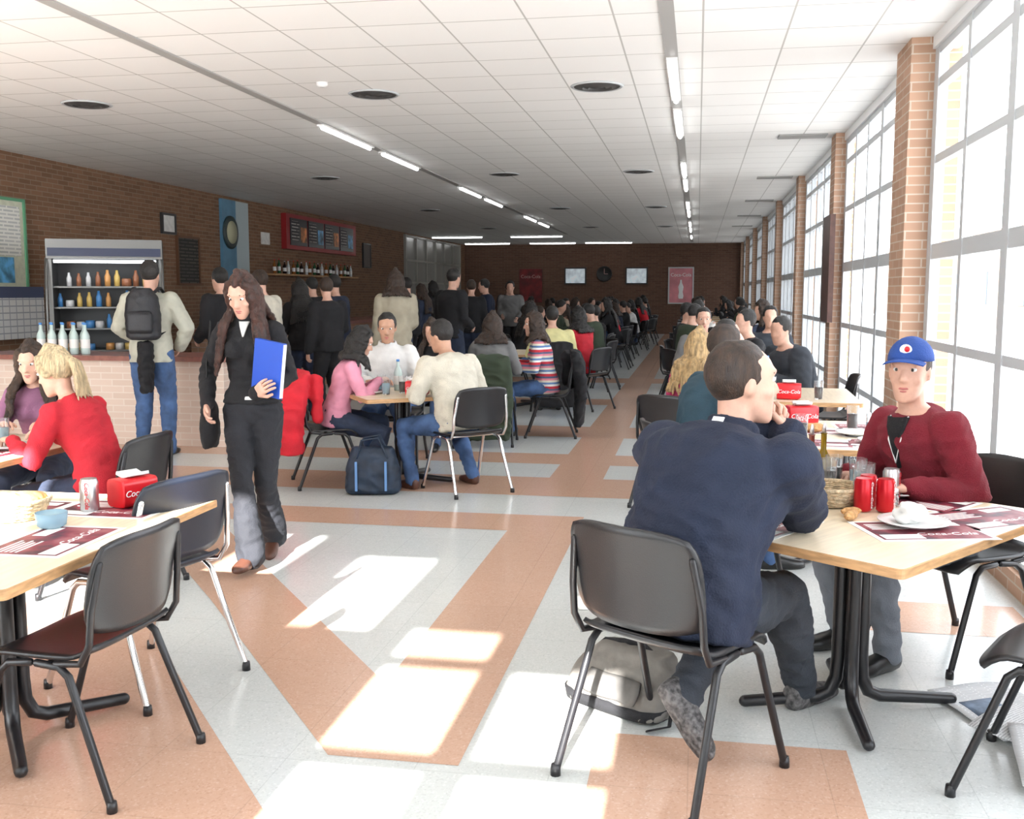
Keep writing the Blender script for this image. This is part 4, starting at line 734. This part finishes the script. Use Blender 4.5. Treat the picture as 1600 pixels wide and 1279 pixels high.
def drape(x,y,yawd,mat,name,label,L=.62,w=.27,seed=1,puff=.0):
    q=MB();X,Y=V(1,0,0),V(0,1,0);z1=.93
    q.loft([(V(-.31-puff,0,z1-L),Y,X,w*.95,.05+puff),(V(-.33-puff,0,z1-L*.6),Y,X,w*1.06,.06+puff),(V(-.30-puff*.5,0,z1-.12),Y,X,w*1.0,.07+puff*.6),(V(-.27,0,z1),Y,X,w*.85,.05),(V(-.24,0,z1+.02),Y,X,w*.6,.03)],22,p=2.8)
    q.limb([(-.30-puff,w*.85,z1-.10),(-.35-puff,w*.98,z1-.3),(-.36-puff,w*.9,z1-.5)],[.06,.06,.045],10);q.limb([(-.17,-w*.5,z1-.05),(-.16,-w*.6,z1-.35)],[.06,.04],10)
    O(name,remesh(q,.013,2,mat,None,.011,.7,seed),None,(x,y,0),(0,0,rad(yawd)),label,'jacket')
drape(-2.96,8.0,36,red,'jacket','red padded jacket hanging over a chair back',.62,.31,2,.09)
drape(-2.12,10.5,95,olive,'coat','dark green coat hanging over a chair back',.85,.25,3)
drape(-1.85,13.25,105,black,'coat','black coat hanging over a chair back',.8,.26,4)
drape(-1.58,11.2,185,black,'coat','black coat hanging over a chair back',.8,.26,6)
npm=brickmat('newsprint','z',(.42,.43,.45),(.52,.53,.55),(.74,.75,.76),.075,.012,.25,.0042,.8)
def news(seed):
    q=MB();q.slab(lambda u,v:(.2*u,.28*v,.010+.010*(1+math.sin(2.2*u+seed))*(.5+.5*v)+.006*math.sin(3*v+seed)**2),12,12,.003)
    q.slab(lambda u,v:(-.07+.08*u,.02+.09*v,.0125+.010*(1+math.sin(2.2*(-.35+.4*u)+seed))*(.5+.5*(.07+.32*v))+.006*math.sin(3*(.07+.32*v)+seed)**2),6,6,.002,1);return mkmesh('news',q,[npm,M('news_photo',(.15,.2,.28),.7,var=.5)])
for i,(x,y,a) in enumerate(((1.17,3.98,20),(1.28,3.75,50),(1.25,3.52,-10))): O('newspaper',news(i+1),None,(x,y,.001+.012*i),(0,0,rad(a)),'crumpled newspaper sheets lying on the floor','newspaper','newspapers on the floor',scale=.85)
O('paper_sheet',mkmesh('ps',MB().slab(lambda u,v:(.09*u,.12*v,.004+.003*math.sin(3*u)),6,6,.002),paper),None,(-.50,5.1,.002),(0,0,.3),'white paper sheet lying on the floor','paper')
# ------------------------------------------------------------------ light & camera
w=bpy.data.worlds.new('World');scene.world=w;w.use_nodes=True;bgn=w.node_tree.nodes['Background'];bgn.inputs[0].default_value=(.90,.955,1,1);bgn.inputs[1].default_value=10.
sl=bpy.data.lights.new('sun','SUN');sl.energy=46;sl.angle=rad(.6);sl.color=(1,.98,.95);so=bpy.data.objects.new('sun',sl);COL.objects.link(so);so.rotation_euler=V(0,.894,-.447).to_track_quat('-Z','Y').to_euler()
for i,(a,b) in enumerate(((-.4,3.6),(4.3,8.2),(8.8,12.7),(13.3,26))):
    l=bpy.data.lights.new('portal','AREA');l.shape='RECTANGLE';l.size=3.2;l.size_y=b-a;l.cycles.is_portal=True;o=bpy.data.objects.new('sky_portal',l);COL.objects.link(o);o.location=(W_R+.26,(a+b)/2,1.75);o.rotation_euler=(0,rad(90),0)
l=bpy.data.lights.new('portal','AREA');l.shape='RECTANGLE';l.size=6.5;l.size_y=3.2;l.cycles.is_portal=True;o=bpy.data.objects.new('sky_portal',l);COL.objects.link(o);o.location=(-5.5,Y0-.08,1.85);o.rotation_euler=(rad(90),0,0)
scene.view_settings.view_transform='Standard'
c=bpy.data.cameras.new('cam');c.lens=36;c.sensor_width=36;co=bpy.data.objects.new('camera',c);COL.objects.link(co);co.location=(0,0,1.58);co.rotation_euler=(math.pi/2-math.atan(182.5/1600),0,math.atan(290/math.hypot(1600,182.5)));scene.camera=co
